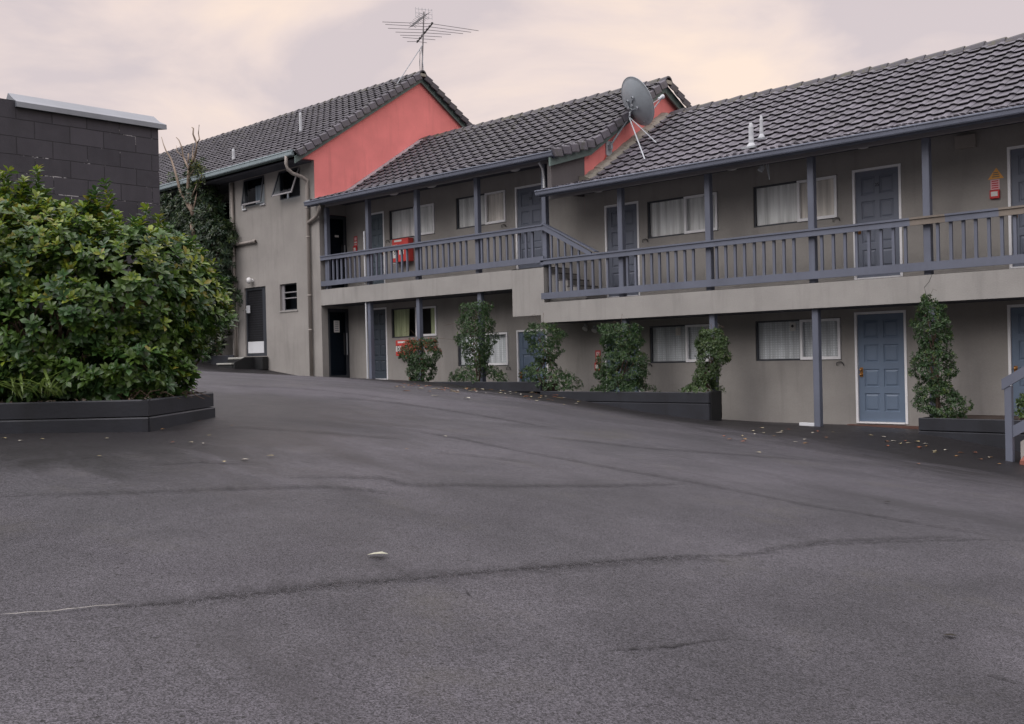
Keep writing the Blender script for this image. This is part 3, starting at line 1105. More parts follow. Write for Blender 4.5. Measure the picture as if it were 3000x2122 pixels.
def gutter(parent, x0, x1, yf, ztop, zbot, mat, fascia):
    mb = MB()
    w = .115
    sec = [(yf + w, ztop), (yf + .012, ztop), (yf, ztop - .012), (yf, ztop - .03), (yf + .016, ztop - .042), (yf + .022, zbot + .02), (yf + .034, zbot), (yf + w, zbot)]
    inner = [(yf + w - .004, ztop - .002), (yf + .02, ztop - .002), (yf + .03, zbot + .03), (yf + w - .004, zbot + .03)]
    n_ = len(sec)
    vs = [(x, a, b_) for x in (x0, x1) for a, b_ in sec]
    fs = [(k, k + 1, n_ + k + 1, n_ + k) for k in range(1, n_ - 1)]
    fs += [tuple(range(n_)), tuple(range(2 * n_ - 1, n_ - 1, -1))]
    mb.add(vs, fs, mat)
    vs = [(x, a, b_) for x in (x0, x1) for a, b_ in inner]
    mb.add(vs, [(0, 1, 5, 4), (1, 2, 6, 5), (2, 3, 7, 6)], 'dark_frame')
    o = mb.build('gutter', parent)
    fb = MB()
    fb.box(x0 + .01, x1 - .01, yf + w + .003, yf + w + .028, zbot - .03, ztop - .01, fascia)
    fb.build('fascia', o)
    return o


def ceiling_lamp(parent, x, y, z):
    mb = MB()
    mb.lathe((x, y, z), (0, 0, -1), [(.15, 0), (.15, .02), (.135, .05), (.09, .085), (.001, .1)], 'lamp_white', 18)
    mb.build('ceiling_lamp', parent, smooth=True)


def railing(parent, posts, x0, x1, ztop, zt2, zb1, zb2, zslab, bare=()):
    """timber balustrade in the balcony front between x0 and x1"""
    r = MB()
    yA, yC = YB - .005, YB + .04
    segs = [x0] + list(bare) + [x1]
    cuts = sorted({x0, x1, *[k for b_ in bare for k in b_]})
    for a, b_ in zip(cuts[:-1], cuts[1:]):
        mid = (a + b_) / 2
        mt = 'bare_timber' if any(p <= mid <= q for p, q in bare) else 'trim_blue'
        r.box(a, b_, yA, yC, zt2, ztop - .035, mt)
        r.box(a, b_, yA - .02, yC + .085, ztop - .033, ztop, mt)
    o = r.build('railing', parent)
    bt = MB()
    bt.box(x0, x1, yA, yC, zb1, zb2, 'trim_blue')
    bt.build('bottom_rail', o)
    first = None
    nb = len(posts)
    for k in range(nb - 1):
        a, b_ = posts[k] + .065, posts[k + 1] - .065
        n_ = int(round((b_ - a) / .212))
        for q in range(1, n_):
            x = a + (b_ - a) * q / n_
            if x < x0 + .05 or x > x1 - .03:
                continue
            if first is None:
                m_ = MB()
                m_.box(x - .025, x + .025, yC + .002, yC + .047, zb1 + .02, ztop - .036, 'trim_blue')
                first = m_.build('baluster', o)
                fx = x
            else:
                c = copy_part(first, o, (x - fx + rng.normal(0, .004), 0, 0))
    return o


def post(parent, x, z0, z1, y=YB + .088, w=.125):
    mb = MB()
    mb.cbox(x, x + w, y, y + w, z0, z1, 'trim_blue', .008)
    return mb.build('post', parent)


# ------------------------------------------------------------------ left block
XL0, XG1, XSL = -44.0, -24.52, -24.33
LB = thing('motel_building', 'tallest leftmost motel block with large coral red gable, propped windows and ground door', 'building', (-29, 18.5, -.2))
w = MB()
awn = [(-28.24, -27.12, 4.9, 5.76), (-26.29, -25.24, 4.88, 5.74)]
dr = (-28.4, -27.19, .21, 2.36)
lou = (-26.42, -25.53, 1.56, 2.35)
wall_holes(w, -29.15, -24.525, -.8, 5.86, YB, awn + [dr, lou], 'stucco', .13)
w.add([(-24.525, YB, -.8), (XSL, YB, -.8), (XSL, YB, 4.5), (-24.525, YB, 4.5)], [(0, 1, 2, 3)], 'stucco')
w.add([(-29.15, YB, -.8), (-29.15, 18.6, -.8), (-29.15, 18.6, 5.86), (-29.15, YB, 5.86)], [(3, 2, 1, 0)], 'stucco')
w.add([(XL0, 18.5, -.8), (-29.15, 18.5, -.8), (-29.15, 18.5, 5.86), (XL0, 18.5, 5.86)], [(0, 1, 2, 3)], 'stucco')
w.box(XL0, -29.15, 18.25, 18.497, 2.75, 2.95, 'stucco')
w.prism([(-43.4, 16.98, -1.5), (-43.4, 26.2, -1.5), (-43.4, 26.2, 5.8), (-43.4, YR, 8.85), (-43.4, 16.98, 5.77)], (.12, 0, 0), 'stucco')
w.box(-43.27, XG1 - .13, 26.0, 26.15, -1.5, 5.9, 'stucco')
# end wall of the covered walkways
w.add([(XSL, YB, -.8), (XSL, 17.75, -.8), (XSL, 17.75, 4.6), (XSL, YB, 4.6)], [(0, 1, 2, 3)], 'stucco')
w.add([(XSL, 17.75, 1.53), (XSL, 18.6, 1.53), (XSL, 18.6, 2.06), (XSL, 17.75, 2.06)], [(0, 1, 2, 3)], 'stucco')
w.add([(XSL, 17.75, 4.26), (XSL, 18.6, 4.26), (XSL, 18.6, 4.6), (XSL, 17.75, 4.6)], [(0, 1, 2, 3)], 'stucco')
w.build('wall', LB)
# coral gable
gw = MB()
ys_, ze = 16.86, 5.93
sl = (9.05 - ze) / (YR - ys_)
poly = [(XG1, YB + .004, 3.6), (XG1, 26.2, 3.6), (XG1, 26.2, ze + .0), (XG1, YR, 8.93), (XG1, 16.95, 5.86), (XG1, 16.95, 5.83), (XG1, YB + .004, 5.83)]
gw.prism(poly, (-.12, 0, 0), 'coral')
gw.build('gable_wall', LB)
gs = MB()                                                 # grey strip of the front wall beside the coral, and the boxed eave
gs.box(XL0, XG1 - .125, 16.98, YB - .004, 5.78, 5.83, 'soffit')
gs.box(XL0, -29.16, YB + .0, 18.49, 5.78, 5.83, 'soffit')
gs.build('soffit', LB)
rf = MB()
roof_slope(rf, -43.5, XG1 + .10, [(ys_, ze), (YR, 9.05)], 'roof_tile', .05, .55, seed=21)
rf.add([(-43.5, YR, 9.04), (XG1 + .1, YR, 9.04), (XG1 + .1, 26.4, 5.93), (-43.5, 26.4, 5.93)], [(0, 1, 2, 3)], 'roof_tile', (.5, .2, 0))
ro = rf.build('roof', LB)
ridge_caps(ro, -43.5, XG1 + .2, 9.07, seed=31)
verge(ro, XG1 + .22, [(ys_, ze), (YR - .1, 8.99)], 'roof_tile_pale', seed=41)
verge(ro, XG1 + .22, [(26.4, 5.95), (YR + .1, 8.99)], 'roof_tile', seed=42)
rake_board(ro, XG1 + .05, XG1 + .09, (ys_ - .03, ze - .02), (YR, 9.05), .20, 'barge_green', .07)
rake_board(ro, XG1 + .05, XG1 + .09, (26.4, 5.95), (YR + .002, 9.05), .20, 'barge_green', .07)
gutter(LB, -43.5, XG1 + .0, 16.74, 6.03, 5.88, 'gutter_green', 'barge_green')
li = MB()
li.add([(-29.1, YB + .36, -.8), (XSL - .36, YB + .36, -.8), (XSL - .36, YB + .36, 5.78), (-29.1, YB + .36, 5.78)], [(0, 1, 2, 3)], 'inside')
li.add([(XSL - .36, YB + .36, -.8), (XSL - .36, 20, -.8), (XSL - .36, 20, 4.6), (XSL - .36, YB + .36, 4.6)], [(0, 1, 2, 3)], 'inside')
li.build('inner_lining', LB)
# propped open windows
for k, (a, b_, c, d) in enumerate(awn):
    f = MB()
    y = YB + .02
    fwd = .035
    f.box(a, a + fwd, y, y + .08, c, d, 'dark_frame')
    f.box(b_ - fwd, b_, y, y + .08, c, d, 'dark_frame')
    f.box(a + fwd, b_ - fwd, y, y + .08, d - fwd, d, 'dark_frame')
    f.box(a + fwd, b_ - fwd, y, y + .08, c, c + fwd, 'dark_frame')
    pass
    o = f.build('window', LB)
    out_ = (.12, .29)[k]
    s_m = MB()
    H_ = d - c - .04
    dz = math.sqrt(H_ * H_ - out_ * out_)
    top, botm = (y - .015, d - .02), (y - .015 - out_, d - .02 - dz)

    def rail(u0, u1, v0, v1, mat='dark_frame', th=.03):
        q = []
        for v in (v0, v1):
            q.append((top[0] + (botm[0] - top[0]) * v, top[1] + (botm[1] - top[1]) * v))
        s_m.prism([(u0, q[0][0], q[0][1]), (u1, q[0][0], q[0][1]), (u1, q[1][0], q[1][1]), (u0, q[1][0], q[1][1])], (0, -th, 0), mat)
    rail(a, a + .045, 0, 1)
    rail(b_ - .045, b_, 0, 1, 'beam_grey' if k == 1 else 'dark_frame')
    rail(a + .045, b_ - .045, 0, .06)
    rail(a + .045, b_ - .045, .94, 1, 'beam_grey')
    so = s_m.build('sash', o)
    pn = MB()
    pn.add([(a + .045, top[0] - .015, top[1]), (b_ - .045, top[0] - .015, top[1]), (b_ - .045, botm[0] - .015, botm[1]), (a + .045, botm[0] - .015, botm[1])], [(0, 1, 2, 3)], 'dark_glass')
    pn.build('pane', o)
    st_ = MB()
    if k == 0:
        st_.box(a - .10, a + .12, YB - .05, YB - .003, c - .1, c - .05, 'white_paint')
        st_.box(a - .10, a - .05, YB - .05, YB - .003, c - .05, c + .2, 'white_paint')
        st_.build('window_stay', o)
        st_ = MB()
        st_.box(b_ - .2, b_ + .05, YB - .05, YB - .003, c - .06, c - .0, 'white_paint')
        st_.build('window_stay', o)
        cu = MB()
        curtain(cu, a + .4, b_ - .1, c + .05, c + .62, y + .12, 'curtain_white', 3, .015, 0, 3)
        cu.build('curtain', o)
    else:
        st_.box(a + .38, a + .44, y - .02, y + .01, c - .02, c + .16, 'white_paint')
        st_.build('window_stay', o)
# screen door
d_ = MB()
a, b_, c, d = dr
y = YB + .05
d_.box(a, a + .07, y, y + .04, c, d, 'dark_frame')
d_.box(b_ - .26, b_, y, y + .04, c, d, 'dark_frame')
d_.box(a + .07, b_ - .26, y, y + .04, d - .08, d, 'dark_frame')
d_.box(a + .07, b_ - .26, y, y + .04, c, c + .1, 'dark_frame')
d_.box(a, b_, y + .06, y + .08, c, d, 'inside')
for q in range(26):
    zz = c + .12 + q * (d - c - .2) / 26
    d_.box(a + .07, b_ - .26, y + .012, y + .018, zz, zz + .012, 'sleeper')
for q in range(18):
    xx = a + .07 + q * (b_ - a - .33) / 18
    d_.box(xx, xx + .01, y + .019, y + .024, c + .1, d - .08, 'sleeper')
od = d_.build('door', LB)
kp = MB()
kp.box(a + .09, b_ - .23, y - .012, y - .002, c + .1, c + .46, 'white_paint')
kp.build('kick_plate', od)
lp = MB()
lp.cbox(a + .06, a + .26, y - .035, y - .002, c + 1.36, c + 1.6, 'white_paint', .012)
lp.box(a - .03, a + .05, y - .03, y - .004, c + 1.46, c + 1.5, 'galv')
lp.build('lock_plate', od)
# louvre window
l_ = MB()
a, b_, c, d = lou
y = YB + .07
l_.box(a, a + .14, y, y + .05, c, d, 'beam_grey')
l_.box(a + .14, b_, y + .2, y + .22, c, d, 'inside')
for (v0, v1) in ((.0, .04), (.44, .48), (.66, .70), (.96, 1)):
    zz = c + (d - c) * v0
    z2 = c + (d - c) * v1
    l_.box(a + .14, b_, y + .002, y + .04, zz, z2, 'beam_grey' if .1 < v0 < .9 else 'dark_frame')
l_.box(b_ - .03, b_, y + .004, y + .04, c + .04, d - .04, 'dark_frame')
ol = l_.build('window', LB)
gl = MB()
gl.add([(a + .14, y + .03, c), (b_, y + .03, c), (b_, y + .03, d), (a + .14, y + .03, d)], [(0, 1, 2, 3)], 'dark_glass')
gl.build('pane', ol)
sl_ = MB()
sl_.box(a - .02, b_ + .04, YB - .025, YB - .003, c - .05, c - .004, 'slab_paint')
sl_.build('sill', ol)
lm = MB()
lm.lathe((-27.9, YB, 2.57), (0, -1, 0), [(.06, .0), (.06, .05), (.04, .07), (.085, .08), (.105, .13), (.085, .18), (.001, .2)], 'lamp_white', 18)
lm.build('wall_lamp', LB, smooth=True)
# drain pipes
dp = MB()
py = YB - .07
dp.tube([(-24.82, 16.8, 5.9), (-24.84, 16.8, 5.66), (-24.84, 16.86, 5.52), (-24.82, 17.0, 5.42), (-24.8, 17.28, 5.36), (-24.79, py, 5.27), (-24.79, py, 5.1), (-24.79, py, -.5)], .052, 'pipe_taupe', 12)
for zz in (4.45, 3.6, 1.9, .9):
    dp.lathe((-24.79, py, zz), (0, 0, 1), [(.053, 0), (.06, .0), (.06, .05), (.053, .05)], 'pipe_taupe', 12)
dp.tube([(-23.85, 17.2, 4.5), (-23.85, 17.2, 4.36), (-23.93, 17.24, 4.25), (-24.15, 17.36, 4.2), (-24.4, 17.45, 4.15), (-24.79, py, 4.02)], .05, 'pipe_taupe', 12)
dp.box(-24.9, -24.68, py - .06, py + .06, -.52, -.46, 'slab_paint')
dp.build('drain_pipe', LB, smooth=True)
dp = MB()
dp.tube([(-28.86, py, 5.75), (-28.86, py, .0)], .05, 'pipe_taupe', 12)
dp.tube([(-28.86, py, 3.76), (-27.62, py, 3.77)], .045, 'pipe_taupe', 12)
dp.lathe((-27.7, py, 3.77), (1, 0, 0), [(.05, 0), (.058, 0), (.058, .1), (.03, .12)], 'pipe_taupe', 12)
dp.lathe((-28.6, py, 3.765), (1, 0, 0), [(.05, 0), (.055, 0), (.055, .06), (.05, .06)], 'pipe_taupe', 12)
dp.tube([(-28.74, py, 2.65), (-28.74, py, .1)], .014, 'pipe_taupe', 6)
dp.build('drain_pipe', LB, smooth=True)


def roof_vent(parent, x, y, z, h, r, wide=0.0):
    mb = MB()
    mb.lathe((x, y, z), (0, 0, 1), [(r * 2.2, -.03), (r * 1.6, .03), (r * 1.1, .06), (r, .07), (r * 1.15, .12), (r, .2), (r, h - .12), (r * 1.05, h - .1), (r * .8, h - .04), (r * .5, h), (.001, h)], 'vent_grey', 14)
    if wide:
        mb.box(x - r * 3, x + r * 3, y - r * 2.6, y + r * 1.5, z - .06, z - .02, 'flashing')
    mb.build('roof_vent', parent, smooth=False)


roof_vent(LB, -29.19, 17.75, 6.46, .46, .05, 1)
roof_vent(LB, -26.81, 18.7, 7.12, .68, .045, 1)
# dark window in the recessed bay and the dark doors that close the walkways
dw = MB()
dw.box(-31.15, -29.5, 18.44, 18.49, 3.3, 5.5, 'dark_frame')
dwo = dw.build('window', LB)
dw2 = MB()
dw2.box(-31.0, -29.65, 18.43, 18.438, 3.4, 5.4, 'dark_glass')
dw2.build('pane', dwo)
for (z0, z1, low) in ((-.52, 1.53, True), (2.06, 4.26, False)):
    q = MB()
    xa = XSL - .02
    q.box(xa - .04, xa, 17.75, 17.83, z0, z1, 'dark_frame')
    q.box(xa - .04, xa, 18.40, 18.485, z0, z1, 'dark_frame')
    q.box(xa - .04, xa, 17.83, 18.40, z1 - .1, z1, 'dark_frame')
    q.box(xa - .04, xa, 17.83, 18.40, z0, z0 + .1, 'dark_frame')
    q.box(xa - .10, xa - .08, 17.70, 18.60, z0, z1, 'door_dark')
    qo = q.build('door', LB)
    pz = MB()
    pz.add([(xa - .02, 17.83, z0 + .1), (xa - .02, 18.4, z0 + .1), (xa - .02, 18.4, z1 - .1), (xa - .02, 17.83, z1 - .1)], [(0, 1, 2, 3)], 'dark_glass')
    pz.build('pane', qo)
    hd = MB()
    hz = z0 + 1.02
    hd.box(xa + .01, xa + .045, 18.30, 18.335, hz - .32, hz + .32, 'ink')
    hd.box(xa + .01, xa + .03, 18.40, 18.43, hz - .32, hz + .32, 'galv')
    hd.build('handle', qo)
    if low:
        pp = MB()
        pp.box(xa + .003, xa + .006, 17.97, 18.17, 1.18 - .34, 1.18, 'sign_white')
        for q2 in range(5):
            pp.box(xa + .007, xa + .008, 18.0, 18.13, 1.13 - q2 * .06, 1.15 - q2 * .06, 'trim_blue')
        pp.build('notice', qo)
    else:
        pp = MB()
        pp.box(xa + .003, xa + .006, 18.08, 18.22, 3.62, 3.68, 'sign_white')
        pp.build('notice', qo)

# ------------------------------------------------------------------ middle block
XG2 = -15.24
MBk = thing('motel_building', 'middle motel block with two stacked walkways and a small coral gable behind the dish', 'building', (-20, 18.5, -.5))
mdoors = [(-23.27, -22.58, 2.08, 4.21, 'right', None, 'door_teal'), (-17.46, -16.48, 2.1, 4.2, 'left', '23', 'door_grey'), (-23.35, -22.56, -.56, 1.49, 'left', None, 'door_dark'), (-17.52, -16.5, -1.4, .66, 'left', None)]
mwins = [(-22.36, -20.44, 3.36, 4.19), (-19.61, -17.78, 3.38, 4.2), (-22.36, -20.45, .61, 1.435), (-19.67, -17.81, -.21, .64)]
w = MB()
wall_holes(w, XSL, XG2, -1.6, 4.62, YW, [k[:4] for k in mdoors] + mwins, 'stucco', .1)
w.build('wall', MBk)
w = MB()
w.box(XG1, XG2, 26.0, 26.12, -1.8, 4.4, 'stucco')
w.build('rear_wall', MBk)
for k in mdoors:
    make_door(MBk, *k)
make_window(MBk, *mwins[0], 'curtain_white', .56, 1)
make_window(MBk, *mwins[1], 'curtain_white', .60, 2, None, 'curtain_cream')
make_window(MBk, *mwins[2], 'curtain_green', .55, 3, [(-.01, .36, .12), (.82, .99, 0)])
make_window(MBk, *mwins[3], 'curtain_lace', .55, 4)
# floor edge beam, stepped at the stair
s = MB()
s.box(XSL + .004, -16.72, YB, YW - .003, 1.61, 2.06, 'slab_paint')
s.box(-16.72, -15.715, YB, YB + .16, .95, 2.045, 'slab_paint')
s.box(-16.72, -15.715, YB + .16, YW - .003, 1.61, 2.045, 'slab_paint')
s.build('floor_slab', MBk)
s = MB()
s.box(XSL + .01, -15.73, YB + .03, YW - .005, 2.063, 2.067, 'walk_floor')  # dark sheet laid over the slab to cut light bounced up the wall
s.build('walkway_floor', MBk)
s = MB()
s.box(XSL + .01, -16.73, YB + .02, YW - .005, 1.602, 1.606, 'soffit')  # dark sheet under the slab, put in to deepen the shade there
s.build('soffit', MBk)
# gable wall: dark over the walkway, coral above the next roof
mp_eave, mp_kink, mzr = (17.17, 4.53), (18.62, 4.96), 6.93
msl = (mzr - 4.96) / (YR - 18.62)
gw = MB()
gw.prism([(XG2, YW + .03, 3.3), (XG2, 26.1, 3.3), (XG2, 26.1, 4.5), (XG2, YR, mzr - .12), (XG2, YW + .03, 4.88)], (-.12, 0, 0), 'coral')
gw.build('gable_wall', MBk)
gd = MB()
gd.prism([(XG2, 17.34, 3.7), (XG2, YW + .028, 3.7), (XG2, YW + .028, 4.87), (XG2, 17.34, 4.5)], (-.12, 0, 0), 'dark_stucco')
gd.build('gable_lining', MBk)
rf = MB()
roof_slope(rf, XG1 + .26, XG2 + .12, [mp_eave, mp_kink, (YR, mzr)], 'roof_tile', .1, .6, seed=22)
rf.add([(XG1 + .1, YR, mzr - .01), (XG2 + .1, YR, mzr - .01), (XG2 + .1, 26.4, 4.3), (XG1 + .1, 26.4, 4.3)], [(0, 1, 2, 3)], 'roof_tile', (.5, .2, 0))
ro = rf.build('roof', MBk)
ridge_caps(ro, XG1 + .02, XG2 + .26, mzr + .02, seed=32)
fl = MB()                                                 # lead flashing where the roof meets the coral wall
for (a, b_) in ((mp_eave, mp_kink), (mp_kink, (YR, mzr))):
    fl.prism([(XG1 + .005, a[0], a[1] + .0), (XG1 + .005, b_[0], b_[1]), (XG1 + .005, b_[0], b_[1] + .085), (XG1 + .005, a[0], a[1] + .085)], (.30, 0, 0), 'flashing')
fl.build('flashing', ro)
verge(ro, XG2 + .27, [mp_eave, mp_kink], 'roof_tile_pale', seed=43)
verge(ro, XG2 + .27, [mp_kink, (YR - .1, mzr - .05)], 'roof_tile_pale', seed=44)
verge(ro, XG2 + .27, [(26.4, 4.3), (YR + .1, mzr - .05)], 'roof_tile', seed=45)
rake_board(ro, XG2 + .08, XG2 + .13, mp_eave, mp_kink, .22, 'barge_green', .07)
rake_board(ro, XG2 + .08, XG2 + .13, (mp_kink[0] + .001, mp_kink[1]), (YR, mzr), .22, 'barge_green', .07)
rake_board(ro, XG2 + .08, XG2 + .13, (26.4, 4.3), (YR + .002, mzr), .22, 'barge_green', .07)
gutter(MBk, XG1 + .02, XG2 + .2, 17.12, 4.575, 4.45, 'trim_blue', 'trim_blue')
bm = MB()
bm.box(XSL + .3, XG2 - .13, YB - .01, YB + .086, 4.42, 4.56, 'beam_grey')
bm.build('beam', MBk)
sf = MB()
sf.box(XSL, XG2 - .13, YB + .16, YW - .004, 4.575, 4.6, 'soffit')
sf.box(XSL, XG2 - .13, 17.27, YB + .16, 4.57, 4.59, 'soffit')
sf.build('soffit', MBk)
mposts = [-24.23, -22.33, -20.29, -18.04, -15.81]
for x in mposts:
    post(MBk, x, 2.06, 4.42)
for x in (-22.33, -20.29, -18.0):
    post(MBk, x, float(gz(x, YB)) - .15 if x < -19 else -1.2, 1.615)
wp = MB()                                                 # white pipe strapped to the first posts
wp.tube([(-22.35, YB + .06, 2.1), (-22.35, YB + .06, 3.55)], .022, 'white_paint', 8)
wp.tube([(-22.35, YB + .06, -.55), (-22.35, YB + .06, 1.6)], .022, 'white_paint', 8)
wp.build('pipe', MBk)
wp = MB()
wp.tube([(-15.66, YB + .03, 3.7), (-15.66, YB + .03, 4.05), (-15.63, YB - .05, 4.3), (-15.62, YB - .18, 4.42)], .03, 'white_paint', 8)
wp.build('pipe', MBk)
railing(MBk, [-24.27] + mposts[1:-1] + [-15.81], -24.32, -15.71, 3.03, 2.90, 2.16, 2.30, 2.06)
for x in (-21.56, -20.02, -17.0):
    ceiling_lamp(MBk, x, 18.0, 4.575)
# stair down to the lower walkway
stp = MB()
for k in range(5):
    stp.box(-15.7 + k * .27, -15.7 + (k + 1) * .27, YB + .2, YW - .003, 1.24, 2.04 - (k + 1) * .16, 'slab_paint')
    stp.box(-15.7 + k * .27 - .02, -15.7 + (k + 1) * .27, YB + .19, YW - .004, 2.041 - (k + 1) * .16, 2.07 - (k + 1) * .16, 'dark_stucco')
stp.build('stair', MBk)
hr = MB()
hr.prism([(-15.72, YB - .004, 2.9), (-14.3, YB - .004, 2.17), (-14.3, YB - .004, 2.27), (-15.72, YB - .004, 3.03)], (0, .044, 0), 'trim_blue')
hr.prism([(-15.72, YB - .03, 3.032), (-14.18, YB - .03, 2.26), (-14.18, YB - .03, 2.285), (-15.72, YB - .03, 3.065)], (0, .15, 0), 'trim_blue')
hro = hr.build('stair_rail', MBk)
for k in range(6):
    x = -15.5 + k * .2
    zt = 3.0 - (x + 15.72) * .523
    m_ = MB()
    m_.box(x - .02, x + .02, YB + .042, YB + .084, 2.21, zt, 'trim_blue')
    m_.build('baluster', hro)

# ------------------------------------------------------------------ right block
RB = thing('motel_building', 'nearest rightmost motel block with long tiled roof, blue balcony railing and grey doors', 'building', (-9, 18.5, -1.4))
XR1 = -1.2
rdoors = [(-14.65, -13.69, 1.29, 3.41, 'right', '24', 'door_grey'), (-8.69, -7.76, 1.30, 3.37, 'left', '25', 'door_grey'), (-5.92, -4.95, 1.30, 3.37, 'left', '26', 'door_grey'),
          (-14.74, -13.74, -1.4, .68, 'left', None), (-8.71, -7.72, -1.4, .69, 'left', None), (-5.97, -5.0, -1.4, .69, 'left', None)]
rwins = [(-13.46, -11.64, 2.54, 3.36), (-10.81, -8.99, 2.51, 3.34), (-13.47, -11.66, -.21, .61), (-10.83, -8.98, -.2, .61), (-4.5, -2.7, 2.51, 3.34)]
w = MB()
wall_holes(w, XG2 + .002, XR1, -2.3, 3.84, YW, [k[:4] for k in rdoors] + rwins, 'stucco', .1)
w.build('wall', RB)
w = MB()
w.box(XG2 + .01, XR1, 26.0, 26.12, -2.3, 3.5, 'stucco')
w.prism([(XR1, YW + .01, -2.4), (XR1, 26.12, -2.4), (XR1, 26.12, 3.5), (XR1, YR, 5.95), (XR1, YW + .01, 3.95)], (-.12, 0, 0), 'stucco')
w.build('rear_wall', RB)
for k in rdoors:
    make_door(RB, *k)
make_window(RB, *rwins[0], 'curtain_white', .54, 11)
make_window(RB, *rwins[1], 'curtain_white', .54, 12, None, 'curtain_cream')
make_window(RB, *rwins[2], 'curtain_lace', .53, 13, None, None, (.36, .93, 'curtain_cream', False))
make_window(RB, *rwins[3], 'curtain_lace', .54, 14, None, None, (.40, .93, 'sign_white', True))
make_window(RB, *rwins[4], 'curtain_white', .54, 15)
s = MB()
s.box(-15.82, XR1, YB - .004, YW - .003, .77, 1.232, 'slab_paint')
s.build('floor_slab', RB)
s = MB()
s.box(-15.70, XR1, YB + .03, YW - .005, 1.236, 1.240, 'walk_floor')  # added dark sheet, lessens bounce onto the wall above
s.build('walkway_floor', RB)
s = MB()
s.box(-15.80, XR1, YB + .02, YW - .005, .762, .766, 'soffit')  # added dark sheet on the slab underside, standing in for shade
s.build('soffit', RB)
s = MB()                                                  # hairline crack in the render of the edge beam
s.tube([atY(2730, 806, YB - .005), atY(2722, 826, YB - .005), atY(2708, 842, YB - .005), atY(2712, 858, YB - .005), atY(2704, 886, YB - .005)], .0035, 'ink', 4)
s.build('hairline_crack', RB)
re_, rk, rzr = (17.17, 3.685), (18.35, 3.97), 6.03
rf = MB()
roof_slope(rf, XG2 + .33, XR1, [re_, rk, (YR, rzr)], 'roof_tile_pale', .02, .42, seed=23)
roof_slope(rf, -15.56, XG2 + .33, [re_, (18.4, 3.985)], 'roof_tile_pale', .1, .5, seed=24)
rf.add([(XG2, YR, rzr - .01), (XR1, YR, rzr - .01), (XR1, 26.4, 3.4), (XG2, 26.4, 3.4)], [(0, 1, 2, 3)], 'roof_tile', (.5, .2, 0))
ro = rf.build('roof', RB)
ridge_caps(ro, XG2 + .3, XR1, rzr + .025, 'roof_tile', seed=33)
fl = MB()                                                 # lumpy mortar fillet against the coral gable
pts = [(18.3, 4.03)] + [(rk[0] + (YR - rk[0]) * t_, rk[1] + (rzr - rk[1]) * t_) for t_ in np.linspace(.0, 1, 26)]
for (a, b_) in zip(pts[:-1], pts[1:]):
    k0, k1 = .10 + rng.normal(0, .012), .30 + rng.normal(0, .03)
    fl.prism([(XG2 + .003, a[0], a[1] - .02), (XG2 + .003, a[0], a[1] + k0 + .03), (XG2 + .17, a[0], a[1] + k0), (XG2 + k1, a[0], a[1] + .03), (XG2 + k1, a[0], a[1] - .02)],
             (0, b_[0] - a[0], b_[1] - a[1]), 'mortar')
fl.build('mortar_fillet', ro)
gutter(RB, -15.57, XR1, 17.12, 3.745, 3.625, 'trim_blue', 'trim_blue')
bm = MB()
bm.box(-15.5, XR1, YB - .01, YB + .086, 3.585, 3.735, 'beam_grey')
bm.build('beam', RB)
sf = MB()
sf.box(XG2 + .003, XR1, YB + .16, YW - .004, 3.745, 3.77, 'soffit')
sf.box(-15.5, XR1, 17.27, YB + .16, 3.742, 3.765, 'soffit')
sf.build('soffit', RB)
rposts = [-13.62, -11.41, -9.165, -7.03, -4.85, -2.7]
for x in rposts:
    post(RB, x, 1.232, 3.585)
for x in (-13.57, -11.36, -9.13, -6.98, -4.8):
    post(RB, x, -1.75, .775)
railing(RB, [-15.84] + rposts, -15.80, XR1, 2.235, 2.10, 1.31, 1.455, 1.232, bare=[(-7.22, -6.62), (-5.76, -3.9)])
for x in (-14.45, -11.0, -8.25):
    ceiling_lamp(RB, x, 18.0, 3.744)
roof_vent(RB, -10.9, 18.62, 4.2, .48, .05, 1)
roof_vent(RB, -10.85, 18.95, 4.42, .45, .036, 1)
fl_ = MB()                                                # bracket floodlight on the beam and small floodlights
p = atY(2237, 492, YB + .25)
fl_.tube([(p[0] + .12, YB + .22, 3.6), (p[0] + .14, YB + .22, 3.3), (p[0] + .08, YB + .2, p[2] + .1), (p[0], YB + .2, p[2])], .012, 'galv', 6)
fl_.lathe((p[0] - .02, YB + .2, p[2] - .02), (-.3, -.4, -.8), [(.02, -.06), (.05, -.04), (.055, .05), (.001, .05)], 'galv', 12)
fl_.build('floodlight', RB)
for (px, py_) in ((1718, 957), (1745, 962)):
    p = atY(px, py_, YW)
    fl_ = MB()
    fl_.lathe((p[0], YW - .0, p[2]), (0, -.7, -.7), [(.03, -.03), (.06, .02), (.07, .09), (.001, .1)], 'lamp_white', 12)
    fl_.box(p[0] - .03, p[0] + .03, YW - .05, YW - .002, p[2] - .01, p[2] + .06, 'galv')
    fl_.build('floodlight', RB)
bx = MB()
bx.cbox(-6.76, -6.41, YW - .09, YW - .003, 3.45, 3.685, 'pipe_taupe', .008)
bx.build('vent_box', RB)
for (px, py_, bl) in ((1892, 705, RB), (2452, 643, RB), (1904, 1070, RB), (2463, 1065, RB), (1478, 662, MBk), (1138, 708, MBk), (1492, 1079, MBk)):
    p = atY(px, py_, YW)
    m_ = MB()
    m_.tube([(p[0] - .07, YW - .02, p[2] - .04), (p[0] - .06, YW - .04, p[2] + .015), (p[0] - .02, YW - .03, p[2] + .03), (p[0] + .02, YW - .03, p[2] + .03), (p[0] + .06, YW - .04, p[2] + .015), (p[0] + .07, YW - .02, p[2] - .04)], .009, 'insulator', 6)
    m_.build('wall_hook', bl)
st_ = MB()
st_.box(-8.85, -7.2, YW - .12, YW - .003, -1.62, -1.425, 'brick_dark')
st_.build('doorstep', RB)

